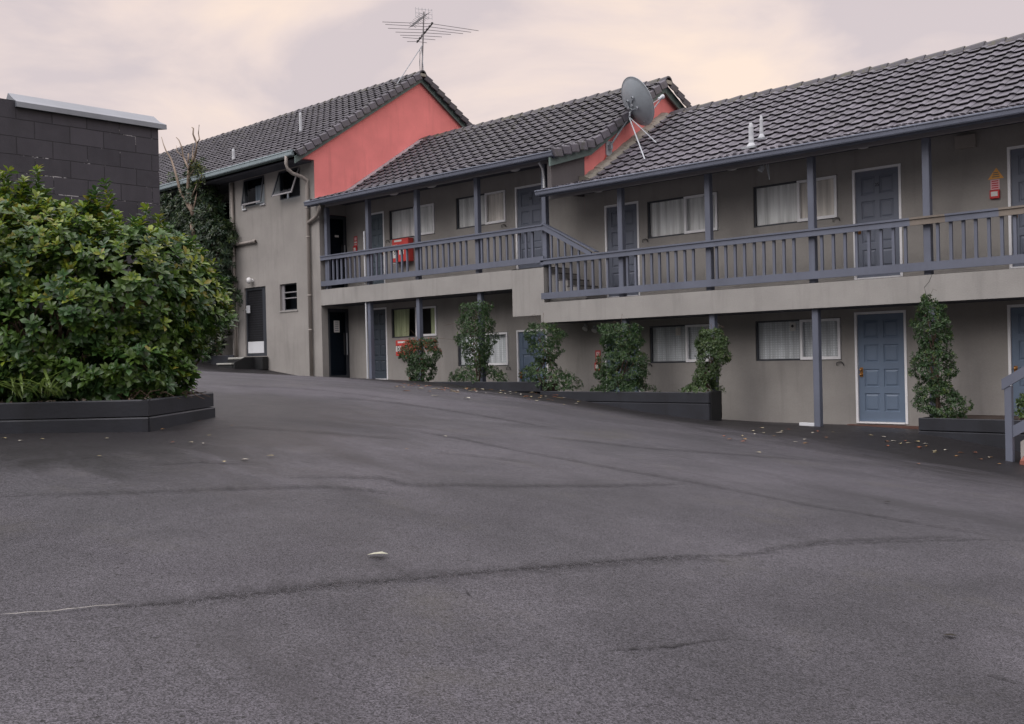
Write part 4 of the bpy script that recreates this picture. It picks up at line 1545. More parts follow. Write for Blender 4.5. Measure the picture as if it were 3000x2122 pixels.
# ------------------------------------------------------------------ things on the walls
def sign_panel(x, z, w_, h, mat, y=YW):
    pass


tsg = thing('fire_sign', 'orange triangle above a pink fire notice and red call point on upper wall', 'sign', (-6.12, YW, 2.5))
m_ = MB()
m_.prism([(-6.24, YW - .006, 2.86), (-5.98, YW - .006, 2.86), (-6.10, YW - .006, 3.05)], (0, .004, 0), 'sign_orange')
for q in range(3):
    m_.box(-6.15 + .02 * q * 0 - .02 * (2 - q) / 2, -6.07 + .02 * (2 - q) / 2, YW - .0075, YW - .0062, 2.89 + q * .035, 2.905 + q * .035, 'bare_timber')
m_.build('triangle_sign', tsg)
m_ = MB()
m_.box(-6.2, -6.05, YW - .006, YW - .002, 2.68, 2.85, 'sign_pink')
for q in range(4):
    m_.box(-6.18, -6.07, YW - .0075, YW - .0062, 2.70 + q * .038, 2.718 + q * .038, 'sign_red')
m_.build('notice', tsg)
m_ = MB()
m_.cbox(-6.205, -6.045, YW - .05, YW - .002, 2.52, 2.67, 'sign_red', .008)
m_.box(-6.18, -6.07, YW - .053, YW - .051, 2.56, 2.64, 'sign_white')
m_.build('call_point', tsg)


def small_fire_sign(px, pz_top, label):
    x = px
    tt = thing('fire_sign', label, 'sign', (x, YW, pz_top - .5))
    m_ = MB()
    m_.box(x - .075, x + .075, YW - .008, YW - .003, pz_top - .28, pz_top, 'sign_red')
    m_.box(x - .05, x + .05, YW - .0095, YW - .0082, pz_top - .12, pz_top - .03, 'sign_pink')
    m_.box(x - .055, x + .055, YW - .0095, YW - .0082, pz_top - .2, pz_top - .15, 'sign_white')
    m_.box(x - .055, x + .055, YW - .0095, YW - .0082, pz_top - .26, pz_top - .225, 'sign_pink')
    m_.build('notice', tt)
    m_ = MB()
    m_.cbox(x - .08, x + .08, YW - .05, YW - .003, pz_top - .46, pz_top - .285, 'sign_red', .008)
    m_.box(x - .045, x + .045, YW - .053, YW - .051, pz_top - .42, pz_top - .33, 'sign_white')
    m_.build('call_point', tt)


p = atY(1042, 693, YW)
small_fire_sign(float(p[0]) - .0, float(p[2]) , 'narrow red fire notice on upper walkway wall near the dark end door')
p = atY(1752, 1027, YW)
small_fire_sign(float(p[0]) + .0, float(p[2]), 'narrow red fire notice on lower wall beside the broad climbing plant')


def hose_box(x0, x1, z0, z1, label, hazard=True):
    tt = thing('fire_hose_cabinet', label, 'fire cabinet', ((x0 + x1) / 2, YW, z0))
    m_ = MB()
    m_.cbox(x0, x1, YW - .2, YW - .003, z0, z1, 'box_red', .012)
    m_.build('cabinet', tt)
    m_ = MB()
    m_.box(x0 + .1, x0 + .42, YW - .204, YW - .201, z1 - .08, z1 - .03, 'sign_white')
    m_.box(x0 + .02, x0 + .24, YW - .204, YW - .201, z0 + .12, z1 - .16, 'sign_white')
    m_.lathe((x0 + .12, YW - .2042, (z0 + z1) / 2 + .03), (0, -1, 0), [(.05, 0), (.05, .001), (.03, .001), (.03, 0)], 'ink', 12)
    m_.lathe((x0 + .12, YW - .2042, (z0 + z1) / 2 - .06), (0, -1, 0), [(.045, 0), (.045, .001), (.025, .001), (.025, 0)], 'ink', 12)
    m_.box(x0 + .3, x0 + .5, YW - .204, YW - .201, z0 + .2, z1 - .2, 'sign_white')
    m_.build('notice', tt)
    if not hazard:
        return
    m_ = MB()                                             # hazard striped panel on the side
    n_ = 5
    for q in range(n_):
        za = z0 + .02 + q * (z1 - z0 - .2) / n_
        m_.prism([(x0 - .24, YW - .012, za), (x0 - .02, YW - .012, za + .09), (x0 - .02, YW - .012, za + .14), (x0 - .24, YW - .012, za + .05)], (0, .004, 0), 'sign_red')
    m_.box(x0 - .25, x0 - .01, YW - .0078, YW - .003, z0, z1 - .1, 'sign_white')
    m_.build('hazard_panel', tt)


hose_box(-22.02, -21.33, 2.69, 3.33, 'red fire hose cabinet behind the balusters of the upper walkway')
p0, p1 = atY(1172, 1000, YW), atY(1225, 1042, YW)
hose_box(float(p0[0]) + .04, float(p0[0]) + .66, float(p1[2]), float(p0[2]) + .02, 'red fire hose cabinet half hidden by the bush on lower wall', False)

# ------------------------------------------------------------------ satellite dish
cen = atX(1862, 300, -14.75)
az, el = math.radians(24), math.radians(26)
ax = np.array([math.sin(az) * math.cos(el), math.cos(az) * math.cos(el), math.sin(el)])
R_ = .60
dish = thing('satellite_dish', 'large grey satellite dish on a tripod above the small coral gable', 'satellite dish', tuple(atX(1866, 345, -14.9)))
d_ = MB()
prof = [(.001, 0)] + [(R_ * k / 10, .16 * (k / 10) ** 2) for k in range(1, 11)]
off = -.10
prof2 = [(r, h + off) for r, h in prof] + [(R_ + .014, .155 + off), (R_ + .01, .175 + off), (R_ - .015, .172 + off)] + [(r, h + off + .012) for r, h in prof[::-1]]
d_.lathe(cen, ax, prof2, 'dish_grey', 48)
d_.build('reflector', dish, smooth=True)
side = np.cross(ax, (0, 0, 1))
side /= np.linalg.norm(side)
upv = np.cross(side, ax)
bc = cen - ax * .12
m_ = MB()
hub = atX(1848, 335, -14.95)
hub = cen - ax * .2 - upv * .1 - side * 0.04
top_ = atX(1848, 318, -14.98)
foot = atX(1843, 343, -14.98)
m_.tube([foot, top_], .035, 'galv', 10)
m_.tube([top_, bc - upv * .02], .03, 'galv', 8)
for (a_, b2) in ((-.12, .10), (.14, .12), (-.12, -.12), (.14, -.14)):
    m_.tube([top_ + (foot - top_) * .3, bc + side * a_ + upv * b2], .014, 'dish_grey', 6)
    q = bc + side * a_ + upv * b2
    m_.lathe(q, ax, [(.035, -.02), (.035, .02), (.001, .02)], 'galv', 8)
m_.lathe(top_, -ax, [(.06, -.05), (.075, 0), (.06, .06), (.001, .07)], 'galv', 12)
m_.build('mount', dish)
for (name, end, r) in (('strut', atX(1785, 432, -15.2), .026), ('strut', (-13.79, 18.9, 4.4), .016), ('strut', (-13.85, 19.45, 4.86), .012)):
    m_ = MB()
    m_.tube([foot, end], r, 'galv' if r < .02 else 'dish_grey', 8)
    if r == .026:
        e_ = np.array(end)
        m_.box(XG2 + .004, XG2 + .03, e_[1] - .1, e_[1] + .12, e_[2] - .2, e_[2] + .15, 'galv')
        m_.box(XG2 + .03, XG2 + .12, e_[1] - .04, e_[1] + .04, e_[2] - .05, e_[2] + .05, 'dish_grey')
    m_.build(name, dish)
m_ = MB()
fe = atX(1941, 326, -14.2)
fe = cen + ax * .62 - upv * .16 + side * .22
m_.tube([cen - upv * .5 + ax * .0, fe], .014, 'galv', 8)
m_.tube([cen - upv * .2 + side * .55 + ax * .04, fe], .008, 'galv', 6)
m_.lathe(fe, -ax, [(.05, -.02), (.055, .03), (.03, .06), (.03, .14), (.001, .15)], 'white_paint', 12)
m_.build('feed_arm', dish)
m_ = MB()
m_.tube([atX(1782, 436, XG2 + .02), atX(1772, 465, XG2 + .02), atX(1752, 495, XG2 + .02), atX(1722, 511, XG2 + .02)], .007, 'box_red', 5)
m_.build('cable', dish)

# ------------------------------------------------------------------ television antenna
AX_, AY_ = -24.62, 21.85
base = np.array([AX_, AY_, 8.95])
ant = thing('tv_antenna', 'tall television antenna with long rods standing on the highest roof ridge', 'antenna', tuple(base))
zof = lambda x, y: (1080 + x / 3.868, y / 3.868)
m_ = MB()
topm = atX(*zof(626, 135), AX_)
m_.tube([base, topm], .022, 'antenna_metal', 8)
m_.tube([base + np.array([-.08, 0, 0.02]), base + np.array([-.06, 0, 1.0])], .012, 'galv', 6)
m_.tube([base + np.array([.07, .05, 0.02]), base + np.array([.01, 0, 1.05])], .01, 'galv', 6)
m_.build('mast', ant)
m_ = MB()
st_top = atX(*zof(615, 505), AX_)
m_.tube([st_top, atY(*zof(290, 1000), 20.9)], .014, 'galv', 6)
m_.tube([st_top, atX(*zof(585, 610), AX_ + .1), atX(*zof(575, 700), AX_ + .1), atX(*zof(585, 840), AX_ + .1)], .007, 'antenna_metal', 5)
m_.tube([atX(*zof(555, 815), AX_ + .1), atX(*zof(600, 800), AX_ + .1)], .008, 'antenna_metal', 5)
m_.build('stay', ant)
zb = float(atX(*zof(628, 370), AX_)[2])
b0, b1 = atZ(*zof(722, 268), zb), atZ(*zof(548, 482), zb)
m_ = MB()
m_.tube([b0, b1], .022, 'insulator', 8)
boom = m_.build('boom', ant)
rods = [((155, 250), (1245, 350)), ((190, 278), (1160, 367)), ((218, 322), (1070, 383)), ((305, 365), (930, 392)), ((358, 400), (830, 420)), ((385, 425), (755, 452)), ((435, 473), (660, 487))]
for k, (l, r) in enumerate(rods):
    u = (k + .08) / 6.4
    c = b0 + (b1 - b0) * min(1, u)
    m_ = MB()
    pl = atZ(*zof(*l), zb)
    pr = atZ(*zof(*r), zb)
    rd = (b1 - b0) / np.linalg.norm(b1 - b0)
    pl = c + (pl - c) - rd * 0
    m_.tube([pl, c], .0085, 'antenna_metal', 6)
    m_.tube([c, pr], .0085, 'antenna_metal', 6)
    m_.lathe(c + np.array([0, 0, -.01]), (0, 0, 1), [(.035, 0), (.035, .05), (.001, .055)], 'insulator', 8)
    m_.build('rod', ant)
zu = float(atX(*zof(626, 195), AX_)[2])
b0, b1 = atX(*zof(640, 170), AX_), atX(*zof(490, 300), AX_ + .75)
m_ = MB()
m_.tube([b0, b1], .018, 'insulator', 8)
m_.build('boom', ant)
dvec = (b1 - b0)
for k in range(9):
    c = b0 + dvec * (k + .5) / 9
    hw = .30 - .012 * k
    lat = np.array([math.cos(PSI), math.sin(PSI), 0])
    m_ = MB()
    tilt = lat * math.cos(.5) + np.array([0, 0, 1]) * math.sin(.5)
    t2 = lat * math.cos(-.55) + np.array([0, 0, 1]) * math.sin(-.55)
    m_.tube([c - tilt * hw * .75, c + tilt * hw * .75], .006, 'antenna_metal', 5)
    m_.tube([c - t2 * hw * .6, c + t2 * hw * .6], .006, 'antenna_metal', 5)
    m_.build('rod', ant)
m_ = MB()
for k in range(6):
    a_ = atX(*zof(530 + k * 37, 82 + k * 4), AX_ - .1)
    b2 = atX(*zof(535 + k * 37, 200 + k * 6), AX_ - .1)
    m_.tube([a_, b2], .006, 'galv', 5)
for k in range(3):
    a_ = atX(*zof(530, 100 + k * 45), AX_ - .1)
    b2 = atX(*zof(720, 120 + k * 48), AX_ - .1)
    m_.tube([a_, b2], .006, 'galv', 5)
m_.build('reflector_grid', ant)

# ------------------------------------------------------------------ black block wall with metal capping
XW_ = -11.9
bw = thing('block_wall', 'tall black painted concrete block wall with metal capping behind the hedge', 'wall', (XW_, 3, -.6))
m_ = MB()
m_.box(XW_ - .2, XW_, -6, 6.19, -.9, 3.0, 'block_wall')
m_.build('wall', bw)
m_ = MB()
y0, y1 = 4.44, 6.28
sec = [(XW_ + .05, 2.925), (XW_ + .045, 2.985), (XW_ - .05, 3.03), (XW_ - .20, 3.125), (XW_ - .26, 3.06), (XW_ - .26, 2.96)]
vs = [(a, y0 + .05, b_) for a, b_ in sec] + [(a, y1 - (.0 if i < 2 else .04), b_) for i, (a, b_) in enumerate(sec)]
fs = [(k, k + 1, 7 + k, 6 + k) for k in range(5)] + [tuple(range(5, -1, -1)), tuple(range(6, 12)), (5, 0, 6, 11)]
m_.add(vs, fs, 'capping')
m_.build('capping', bw)

# ------------------------------------------------------------------ timber planters
def plank(mb, a, b_, z0, z1, th, mat='sleeper', ch=.012):
    a, b_ = np.array(a, float), np.array(b_, float)
    d = b_ - a
    n_ = np.array([-d[1], d[0]]) / np.linalg.norm(d) * th
    z0a, z0b = (z0, z0) if not isinstance(z0, tuple) else z0
    z1a, z1b = (z1, z1) if not isinstance(z1, tuple) else z1
    sec = [(0, 0), (0, 1)]
    q = .012 / th
    vs = []
    for (p, za, zc) in ((a, z0a, z1a), (b_, z0b, z1b)):
        for (k, zz) in ((0, za), (0, zc - ch), (q, zc), (1, zc), (1, za)):
            vs.append((*(p + n_ * k), zz))
    fs = [(k, k + 1, 6 + k, 5 + k) for k in range(4)] + [(4, 0, 5, 9), (4, 3, 2, 1, 0), (5, 6, 7, 8, 9)]
    mb.add(vs, fs, mat)


PA, PB_, PC, PD = (-14.6, -.6), (-9.01, 4.52), (-10.29, 5.93), (-11.88, 6.15)
PA = (-9.01 - .99 * 6, 4.52 - .95 * 6)
pl = thing('timber_planter', 'dark sleeper planter holding the big leafy hedge at the left', 'planter', (-10.2, 4.4, -.62))
zt, zm, zb = -.315, -.475, -.64
for (lo, hi, mt) in ((zm + .006, zt, 'sleeper'), (zb - .1, zm - .004, 'sleeper')):
    for (a, b_) in ((PA, PB_), (PB_, PC), (PC, PD)):
        m_ = MB()
        if hi < zt:                                       # the lower board stands a little proud
            e_ = np.array(b_, float) - np.array(a, float)
            e_ = np.array([e_[1], -e_[0]]) / np.linalg.norm(e_) * .016
            a, b_ = tuple(np.array(a) + e_), tuple(np.array(b_) + e_)
        plank(m_, a, b_, lo, hi, .06, mt)
        m_.build('plank', pl)
m_ = MB()
m_.add([(*PA, zt - .05), (*PB_, zt - .05), (*PC, zt - .05), (*PD, zt - .05), (-11.88, -2.0, zt - .05)], [(0, 1, 2, 3, 4)], 'soil')
for k in range(520):                                      # bark mulch and dead leaves, heaped
    x, y = rng.uniform(-11.2, -9.0), rng.uniform(3.5, 6.0)
    if (PB_[0] - PA[0]) * (y - PA[1]) - (PB_[1] - PA[1]) * (x - PA[0]) < .12 or (PC[0] - PB_[0]) * (y - PB_[1]) - (PC[1] - PB_[1]) * (x - PB_[0]) < .15:
        continue
    s0 = rng.uniform(.02, .05)
    aa = rng.uniform(0, 6)
    m_.add([(x, y, zt - .04 + rng.uniform(0, .05)), (x + s0 * math.cos(aa), y + s0 * math.sin(aa), zt - .02 + rng.uniform(0, .05)), (x + s0 * .6 * math.sin(aa), y + s0 * .5, zt - .03 + rng.uniform(0, .05))], [(0, 1, 2)], 'bare_timber' if k % 3 else 'twig')
m_.build('soil', pl)

mpnt = thing('timber_planter', 'long stepped dark sleeper planter along the middle of the facade', 'planter', (-14.5, 17, -.8))
for (x0, x1, z0, z1) in ((-18.9, -15.32, -.86, -.565), (-17.2, -10.94, -.985, -.775), (-14.6, -10.94, -1.42, -.995)):
    m_ = MB()
    m_.cbox(x0, x1, 16.9, 16.96, z0, z1, 'sleeper', .01)
    m_.build('plank', mpnt)
m_ = MB()
m_.cbox(-11.03, -10.935, 16.965, 17.34, -1.5, -.755, 'sleeper_black', .01)
m_.build('plank', mpnt)
m_ = MB()
m_.box(-17.2, -11.03, 16.965, 17.5, -1.3, -.81, 'soil')
m_.box(-18.9, -15.34, 16.965, 17.5, -.8, -.60, 'soil')
m_.build('soil', mpnt)
rpn = thing('timber_planter', 'dark sleeper planter at the right end between blue door and stair', 'planter', (-5.8, 17, -1.4))
for (z0, z1) in ((-1.375, -1.165), (-1.72, -1.385)):
    m_ = MB()
    m_.cbox(-6.89, -4.0, 16.9, 16.96, z0, z1, 'sleeper', .01)
    m_.build('plank', rpn)
m_ = MB()
m_.cbox(-6.89, -6.83, 16.965, 18.45, -1.7, -1.17, 'sleeper', .01)
m_.build('plank', rpn)
m_ = MB()
m_.box(-6.83, -4.0, 16.965, 18.48, -1.5, -1.2, 'soil')
m_.build('soil', rpn)
ipn = thing('timber_planter', 'low dark sleeper planter under the ivy by the screen door', 'planter', (-30, 17.2, .1))
m_ = MB()
m_.cbox(-33.5, -28.45, 17.1, 17.16, -.1, .265, 'sleeper', .01)
m_.build('plank', ipn)
m_ = MB()
m_.box(-33.5, -28.9, 17.165, 17.52, -.1, .22, 'soil')
m_.build('soil', ipn)

# timber steps below the screen door
tsp = thing('timber_steps', 'small timber steps below the black screen door', 'steps', (-27.8, 17.1, -.15))
m_ = MB()
m_.cbox(-28.62, -27.75, 16.62, 16.86, -.03, .02, 'step_wood', .008)
m_.build('tread', tsp)
m_ = MB()
m_.cbox(-28.55, -27.6, 16.98, 17.45, .13, .19, 'step_wood', .008)
m_.build('tread', tsp)
m_ = MB()
m_.prism([(-27.56, 16.6, -.2), (-27.56, 17.5, -.25), (-27.56, 17.5, .19), (-27.56, 17.0, .19), (-27.56, 16.62, .03)], (-.05, 0, 0), 'sleeper_black')
m_.box(-28.6, -27.62, 17.0, 17.05, -.2, .12, 'sleeper_black')
m_.box(-28.6, -27.75, 16.66, 16.7, -.2, -.035, 'sleeper_black')
m_.box(-27.56, -27.1, 17.3, 17.5, -.2, .19, 'sleeper_black')
m_.build('stringer', tsp)

# external stair at the right edge
es = thing('stair', 'outdoor stair with blue handrail climbing out of the photo at right edge', 'stairs', (-4.6, 15.8, -1.7))
m_ = MB()
yq0, yq1 = 16.08, 16.86
for k in range(8):
    m_.box(-5.0 + k * .28, -5.0 + (k + 1) * .28 + .02, yq0, yq1 - .06, -1.9, -1.72 + (k + 1) * .17 - .03, 'stucco')
m_.prism([(-5.03, yq1 - .055, -2.0), (-2.7, yq1 - .055, -2.0), (-2.7, yq1 - .055, -.0), (-5.03, yq1 - .055, -1.42)], (0, .05, 0), 'slab_paint')
m_.prism([(-5.03, yq0 - .055, -2.0), (-2.7, yq0 - .055, -2.0), (-2.7, yq0 - .055, -.0), (-5.03, yq0 - .055, -1.42)], (0, .05, 0), 'slab_paint')
m_.build('stringer', es)
for k in range(8):
    m_ = MB()
    m_.cbox(-5.0 + k * .28 - .03, -5.0 + (k + 1) * .28 + .02, yq0 + .003, yq1 - .063, -1.72 + (k + 1) * .17 - .028, -1.72 + (k + 1) * .17 + .01, 'brick_red', .006)
    m_.build('tread', es)
m_ = MB()
m_.prism([(-5.02, yq0 - .25, -1.95), (-5.02, yq0 - .06, -1.95), (-4.98, yq0 - .06, -1.62), (-4.98, yq0 - .25, -1.68)], (.5, 0, 0), 'brick_red')
m_.build('kerb', es)
for yy in (15.95,):
    m_ = MB()
    m_.cbox(-5.22, -5.12, yy, yy + .1, -1.9, -.6, 'trim_blue', .006)
    m_.build('post', es)
    m_ = MB()
    m_.prism([(-5.25, yy - .012, -.66), (-2.7, yy - .012, .89), (-2.7, yy - .012, 1.05), (-5.25, yy - .012, -.5)], (0, .045, 0), 'trim_blue')
    m_.build('handrail', es)
    m_ = MB()
    m_.prism([(-5.12, yy + .02, -1.36), (-2.7, yy + .02, .1), (-2.7, yy + .02, .26), (-5.12, yy + .02, -1.19)], (0, .045, 0), 'trim_blue')
    m_.build('bottom_rail', es)
# white timber offcut by the post
p = atY(2342, 1232, 17.6)
m_ = MB()
m_.cbox(float(p[0]) - .02, float(p[0]) + .29, 17.62, 17.70, float(gz(p[0], 17.66)) - .01, float(gz(p[0], 17.66)) + .055, 'white_paint', .006)
o = m_.build('timber_block', loc=(float(p[0]), 17.66, -1.42))
tag(o, 'short white timber block on the ground against the blue post', 'timber block')


# ------------------------------------------------------------------ foliage
def leaves_mesh(name, pos, dirs, nrm, length, width, cols, parent=None, loc=None, mat='leaf', droop=.25, fold=.18):
    n_ = len(pos)
    d = dirs / np.linalg.norm(dirs, axis=1)[:, None]
    s = np.cross(d, nrm)
    s /= (np.linalg.norm(s, axis=1)[:, None] + 1e-9)
    u = np.cross(s, d)
    L_, W_ = length[:, None], width[:, None]
    rowsp = [(0.0, [0]), (.33, [-.72, 0, .72]), (.70, [-1, 0, 1]), (1.0, [0])]
    out = []
    for (tt, ks) in rowsp:
        for k in ks:
            p = pos + d * L_ * tt - u * (droop * L_ * tt * tt) + s * (W_ * .5 * k) + u * (abs(k) * fold * W_)
            out.append(p)
    V = np.stack(out, 1).reshape(-1, 3)
    base = np.array([(0, 2, 1), (0, 3, 2)], int)
    tri = [(0, 2, 1), (0, 3, 2), (4, 5, 7), (5, 6, 7)]
    quad = [(1, 2, 5, 4), (2, 3, 6, 5)]
    off = (np.arange(n_) * 8)
    faces = []
    for f in tri:
        faces.append(np.c_[off + f[0], off + f[1], off + f[2]])
    fq = [np.c_[off + f[0], off + f[1], off + f[2], off + f[3]] for f in quad]
    o0 = np.array(parent['_o'] if parent is not None else (loc if loc is not None else (0, 0, 0)), float)
    me = bpy.data.meshes.new(name)
    T = np.concatenate(faces)
    Q = np.concatenate(fq)
    me.vertices.add(len(V))
    me.vertices.foreach_set('co', (V - o0).astype(np.float32).ravel())
    me.loops.add(T.size + Q.size)
    me.loops.foreach_set('vertex_index', np.concatenate([T.ravel(), Q.ravel()]).astype(np.int32))
    me.polygons.add(len(T) + len(Q))
    me.polygons.foreach_set('loop_start', np.concatenate([np.arange(len(T)) * 3, T.size + np.arange(len(Q)) * 4]).astype(np.int32))
    me.polygons.foreach_set('use_smooth', np.ones(len(T) + len(Q), bool))
    me.update(calc_edges=True)
    ca = me.color_attributes.new('Col', 'FLOAT_COLOR', 'POINT')
    cc = np.ones((len(V), 4), np.float32)
    cc[:, :3] = np.repeat(cols, 8, axis=0)
    ca.data.foreach_set('color', cc.ravel())
    me.materials.append(MATS[mat])
    ob = bpy.data.objects.new(name, me)
    COL.objects.link(ob)
    ob['_o'] = tuple(o0)
    if parent is not None:
        ob.parent = parent
    else:
        ob.location = o0
    return ob


def unit(v):
    return v / (np.linalg.norm(v, axis=-1, keepdims=True) + 1e-9)


def rosettes(pts, outs, nl, L0, W0, base_cols, tipcols, tipprob, r2, spread=(.5, 1.25), stem=None):
    """whorls of leaves at the shoot ends"""
    P, D, N, LL, WW, C = [], [], [], [], [], []
    for p, o in zip(pts, outs):
        o = o / (np.linalg.norm(o) + 1e-9)
        a = np.cross(o, (0.3, .2, 1.0))
        a /= np.linalg.norm(a)
        b_ = np.cross(o, a)
        young = r2.random() < tipprob(p, o)
        k = int(nl * r2.uniform(.7, 1.3))
        ph = r2.random() * 6.28
        cb = base_cols[r2.integers(len(base_cols))]
        for i in range(k):
            th = ph + i * 2.4
            f = i / k
            sp = spread[0] + (spread[1] - spread[0]) * (1 - f) + r2.normal(0, .12)
            d = o * math.cos(sp) + (a * math.cos(th) + b_ * math.sin(th)) * math.sin(sp)
            P.append(p - o * L0 * .35 * (1 - f))
            D.append(d)
            N.append(o + r2.normal(0, .15, 3))
            l = L0 * r2.uniform(.7, 1.15) * (.7 + .3 * (1 - f))
            LL.append(l)
            WW.append(W0 * r2.uniform(.8, 1.15) * l / L0)
            c = np.array(cb) * r2.uniform(.7, 1.35)
            if young and f > .25:
                tcol = np.array(tipcols[r2.integers(len(tipcols))])
                c = c * .2 + tcol * .8 * r2.uniform(.75, 1.25)
            C.append(c)
    return tuple(map(np.array, (P, D, N, LL, WW, C)))


def blob_points(blobs, n_, r2, inner=.78, nz=.18):
    """points near the surface of a union of ellipsoids, with outward directions"""
    P, O = [], []
    wts = np.array([b_[1][0] * b_[1][2] for b_ in blobs])
    wts = wts / wts.sum()
    f1 = r2.normal(0, 1, (8, 3)) * 2.2
    f2 = r2.random(8) * 6
    while len(P) < n_:
        c, r = blobs[r2.choice(len(blobs), p=wts)]
        d = unit(r2.normal(0, 1, 3))
        lump = 1 + nz * sum(math.sin(float(np.dot(f1[k], d * 1.3)) * 2 + f2[k]) for k in range(8)) / 4
        rad = lump * (inner + (1.02 - inner) * r2.random() ** .6)
        p = np.array(c) + d * np.array(r) * rad
        inside = False
        for (c2, r3) in blobs:
            if np.linalg.norm((p - np.array(c2)) / np.array(r3)) < inner * .93:
                inside = True
                break
        if inside:
            continue
        P.append(p)
        O.append(unit(d / np.array(r)))
    return np.array(P), np.array(O)


CF = np.array([-math.sin(PSI), math.cos(PSI), 0])
hedge = thing('hedge', 'big glossy green hedge with yellow new growth in the left planter', 'hedge', (-10.6, 4.9, -.36))
r2 = np.random.default_rng(5)


def hb(px, py, d, rx, rz):
    return (tuple(atD(px, py, d)), (rx, rx, rz))


hblobs = [hb(-60, 860, 10.35, .95, 1.05), hb(130, 825, 10.45, .80, .82), hb(60, 725, 10.5, .6, .50), hb(230, 760, 10.55, .62, .6),
          hb(330, 880, 10.5, .82, .86), hb(455, 870, 10.9, .66, .80), hb(535, 880, 11.2, .36, .62), hb(190, 960, 10.3, .8, .6), hb(400, 990, 10.7, .62, .55), hb(-40, 725, 10.5, .6, .58),
          hb(490, 1000, 11.1, .30, .40), hb(-80, 1000, 10.4, .85, .6)] + [hb(q, 1085, 9.95 + max(0, q - 380) * .006, .34, .30) for q in range(-60, 500, 75)]
pts, outs = blob_points(hblobs, 5000, r2, .74, .2)
vis = (pts @ CF) < 11.6
pts, outs = pts[vis], outs[vis]
gapn = np.sin(pts @ np.array([11., 5., 7.]) + 1) + np.sin(pts @ np.array([-6., 12., 9.]) + 2) + np.sin(pts @ np.array([5., -8., 15.]) + 4)
keep = (pts[:, 2] > -.34) & (gapn > -1.25)
pts, outs = pts[keep], outs[keep]
outs = unit(outs * .8 + np.array([0, -.1, .55]) + r2.normal(0, .22, outs.shape))
# upright shoots breaking the outline
sh_p, sh_o = [], []
for (px, py, d) in ((10, 520, 10.5), (55, 545, 10.4), (35, 560, 10.4), (130, 590, 10.4), (160, 600, 10.4), (270, 560, 10.5), (262, 585, 10.5), (245, 620, 10.4), (420, 610, 10.7), (408, 645, 10.7), (425, 660, 10.7), (350, 640, 10.5), (460, 635, 10.8), (440, 700, 10.8), (560, 700, 11.1), (540, 720, 11.1), (610, 770, 11.2), (640, 820, 11.2), (655, 870, 11.3), (640, 950, 11.2), (500, 690, 10.9), (100, 560, 10.4), (200, 610, 10.4), (20, 500, 10.5), (75, 530, 10.5), (290, 600, 10.5), (300, 640, 10.5), (385, 655, 10.6), (475, 660, 10.9), (520, 690, 11), (590, 735, 11.1), (625, 800, 11.2), (585, 760, 11.1), (660, 840, 11.3), (670, 900, 11.3), (330, 625, 10.5)):
    p = atD(px, py, d)
    for q in range(4):
        sh_p.append(p - np.array([r2.normal(0, .03), r2.normal(0, .03), q * .07]))
        sh_o.append(np.array([r2.normal(0, .15), r2.normal(0, .15), 1.0]))
topi = np.where((outs[:, 2] > .55) & (pts[:, 2] > .5))[0]
for i in r2.choice(topi, 46, replace=False):              # long upright shoots standing out of the crown
    hgt = r2.uniform(.12, .34)
    lean = np.array([r2.normal(0, .12), r2.normal(0, .12), 1.0])
    for q in np.arange(.04, hgt, .06):
        sh_p.append(pts[i] + lean * q)
        sh_o.append(lean + r2.normal(0, .1, 3))
pts = np.vstack([pts, sh_p])
outs = np.vstack([outs, sh_o])
G1 = [(.070, .140, .028), (.048, .106, .026), (.092, .165, .034), (.052, .112, .038), (.082, .145, .024)]
TIP = [(.25, .33, .04), (.35, .38, .05), (.20, .31, .035), (.33, .28, .05), (.28, .36, .035), (.22, .32, .04), (.30, .36, .04)]


def tp(p, o):
    if p[2] < .55 and r2.random() < .6:
        return .02
    px_side = (p @ np.array([math.cos(PSI), math.sin(PSI), 0]))
    return float(np.clip(.10 + .28 * (p[2] - .2) + .35 * max(0, o[2] - .45) + .22 * (px_side + 3.2 > 0), .03, .8))


A_ = rosettes(pts, outs, 9, .108, .053, G1, TIP, tp, r2)
leaves_mesh('foliage', *A_, parent=hedge, droop=.28)
m_ = MB()
for k in range(84):
    px = r2.uniform(-60, 530)
    b0 = atD(px, 1150, 10.3 + (px > 400) * .6 + r2.uniform(-.2, .7))
    b0[2] = -.4
    a = b0 + np.array([r2.normal(0, .12), r2.normal(0, .12), .45])
    c = a + np.array([r2.normal(-.05, .12), r2.normal(0, .12), .4])
    m_.tube([b0, (b0 + a) / 2 + r2.normal(0, .03, 3), a, c, c + np.array([r2.normal(-.05, .1), r2.normal(0, .1), .3])], [.02, .017, .014, .01, .005], 'twig', 6)
for k in range(60):
    px = r2.uniform(180, 520)
    b0 = atD(px, 1150, 9.85 + (px > 440) * (px - 440) / 200 * 2.2 + r2.uniform(0, .3))
    b0[2] = -.36
    th = r2.uniform(0, 6.28)
    l = r2.uniform(.15, .38)
    m_.tube([b0, b0 + np.array([math.cos(th) * l * .5, math.sin(th) * l * .5, .06 + r2.uniform(0, .08)]), b0 + np.array([math.cos(th) * l, math.sin(th) * l, r2.uniform(0, .16)])], [.007, .006, .003], 'twig', 5)
m_.build('stem', hedge)

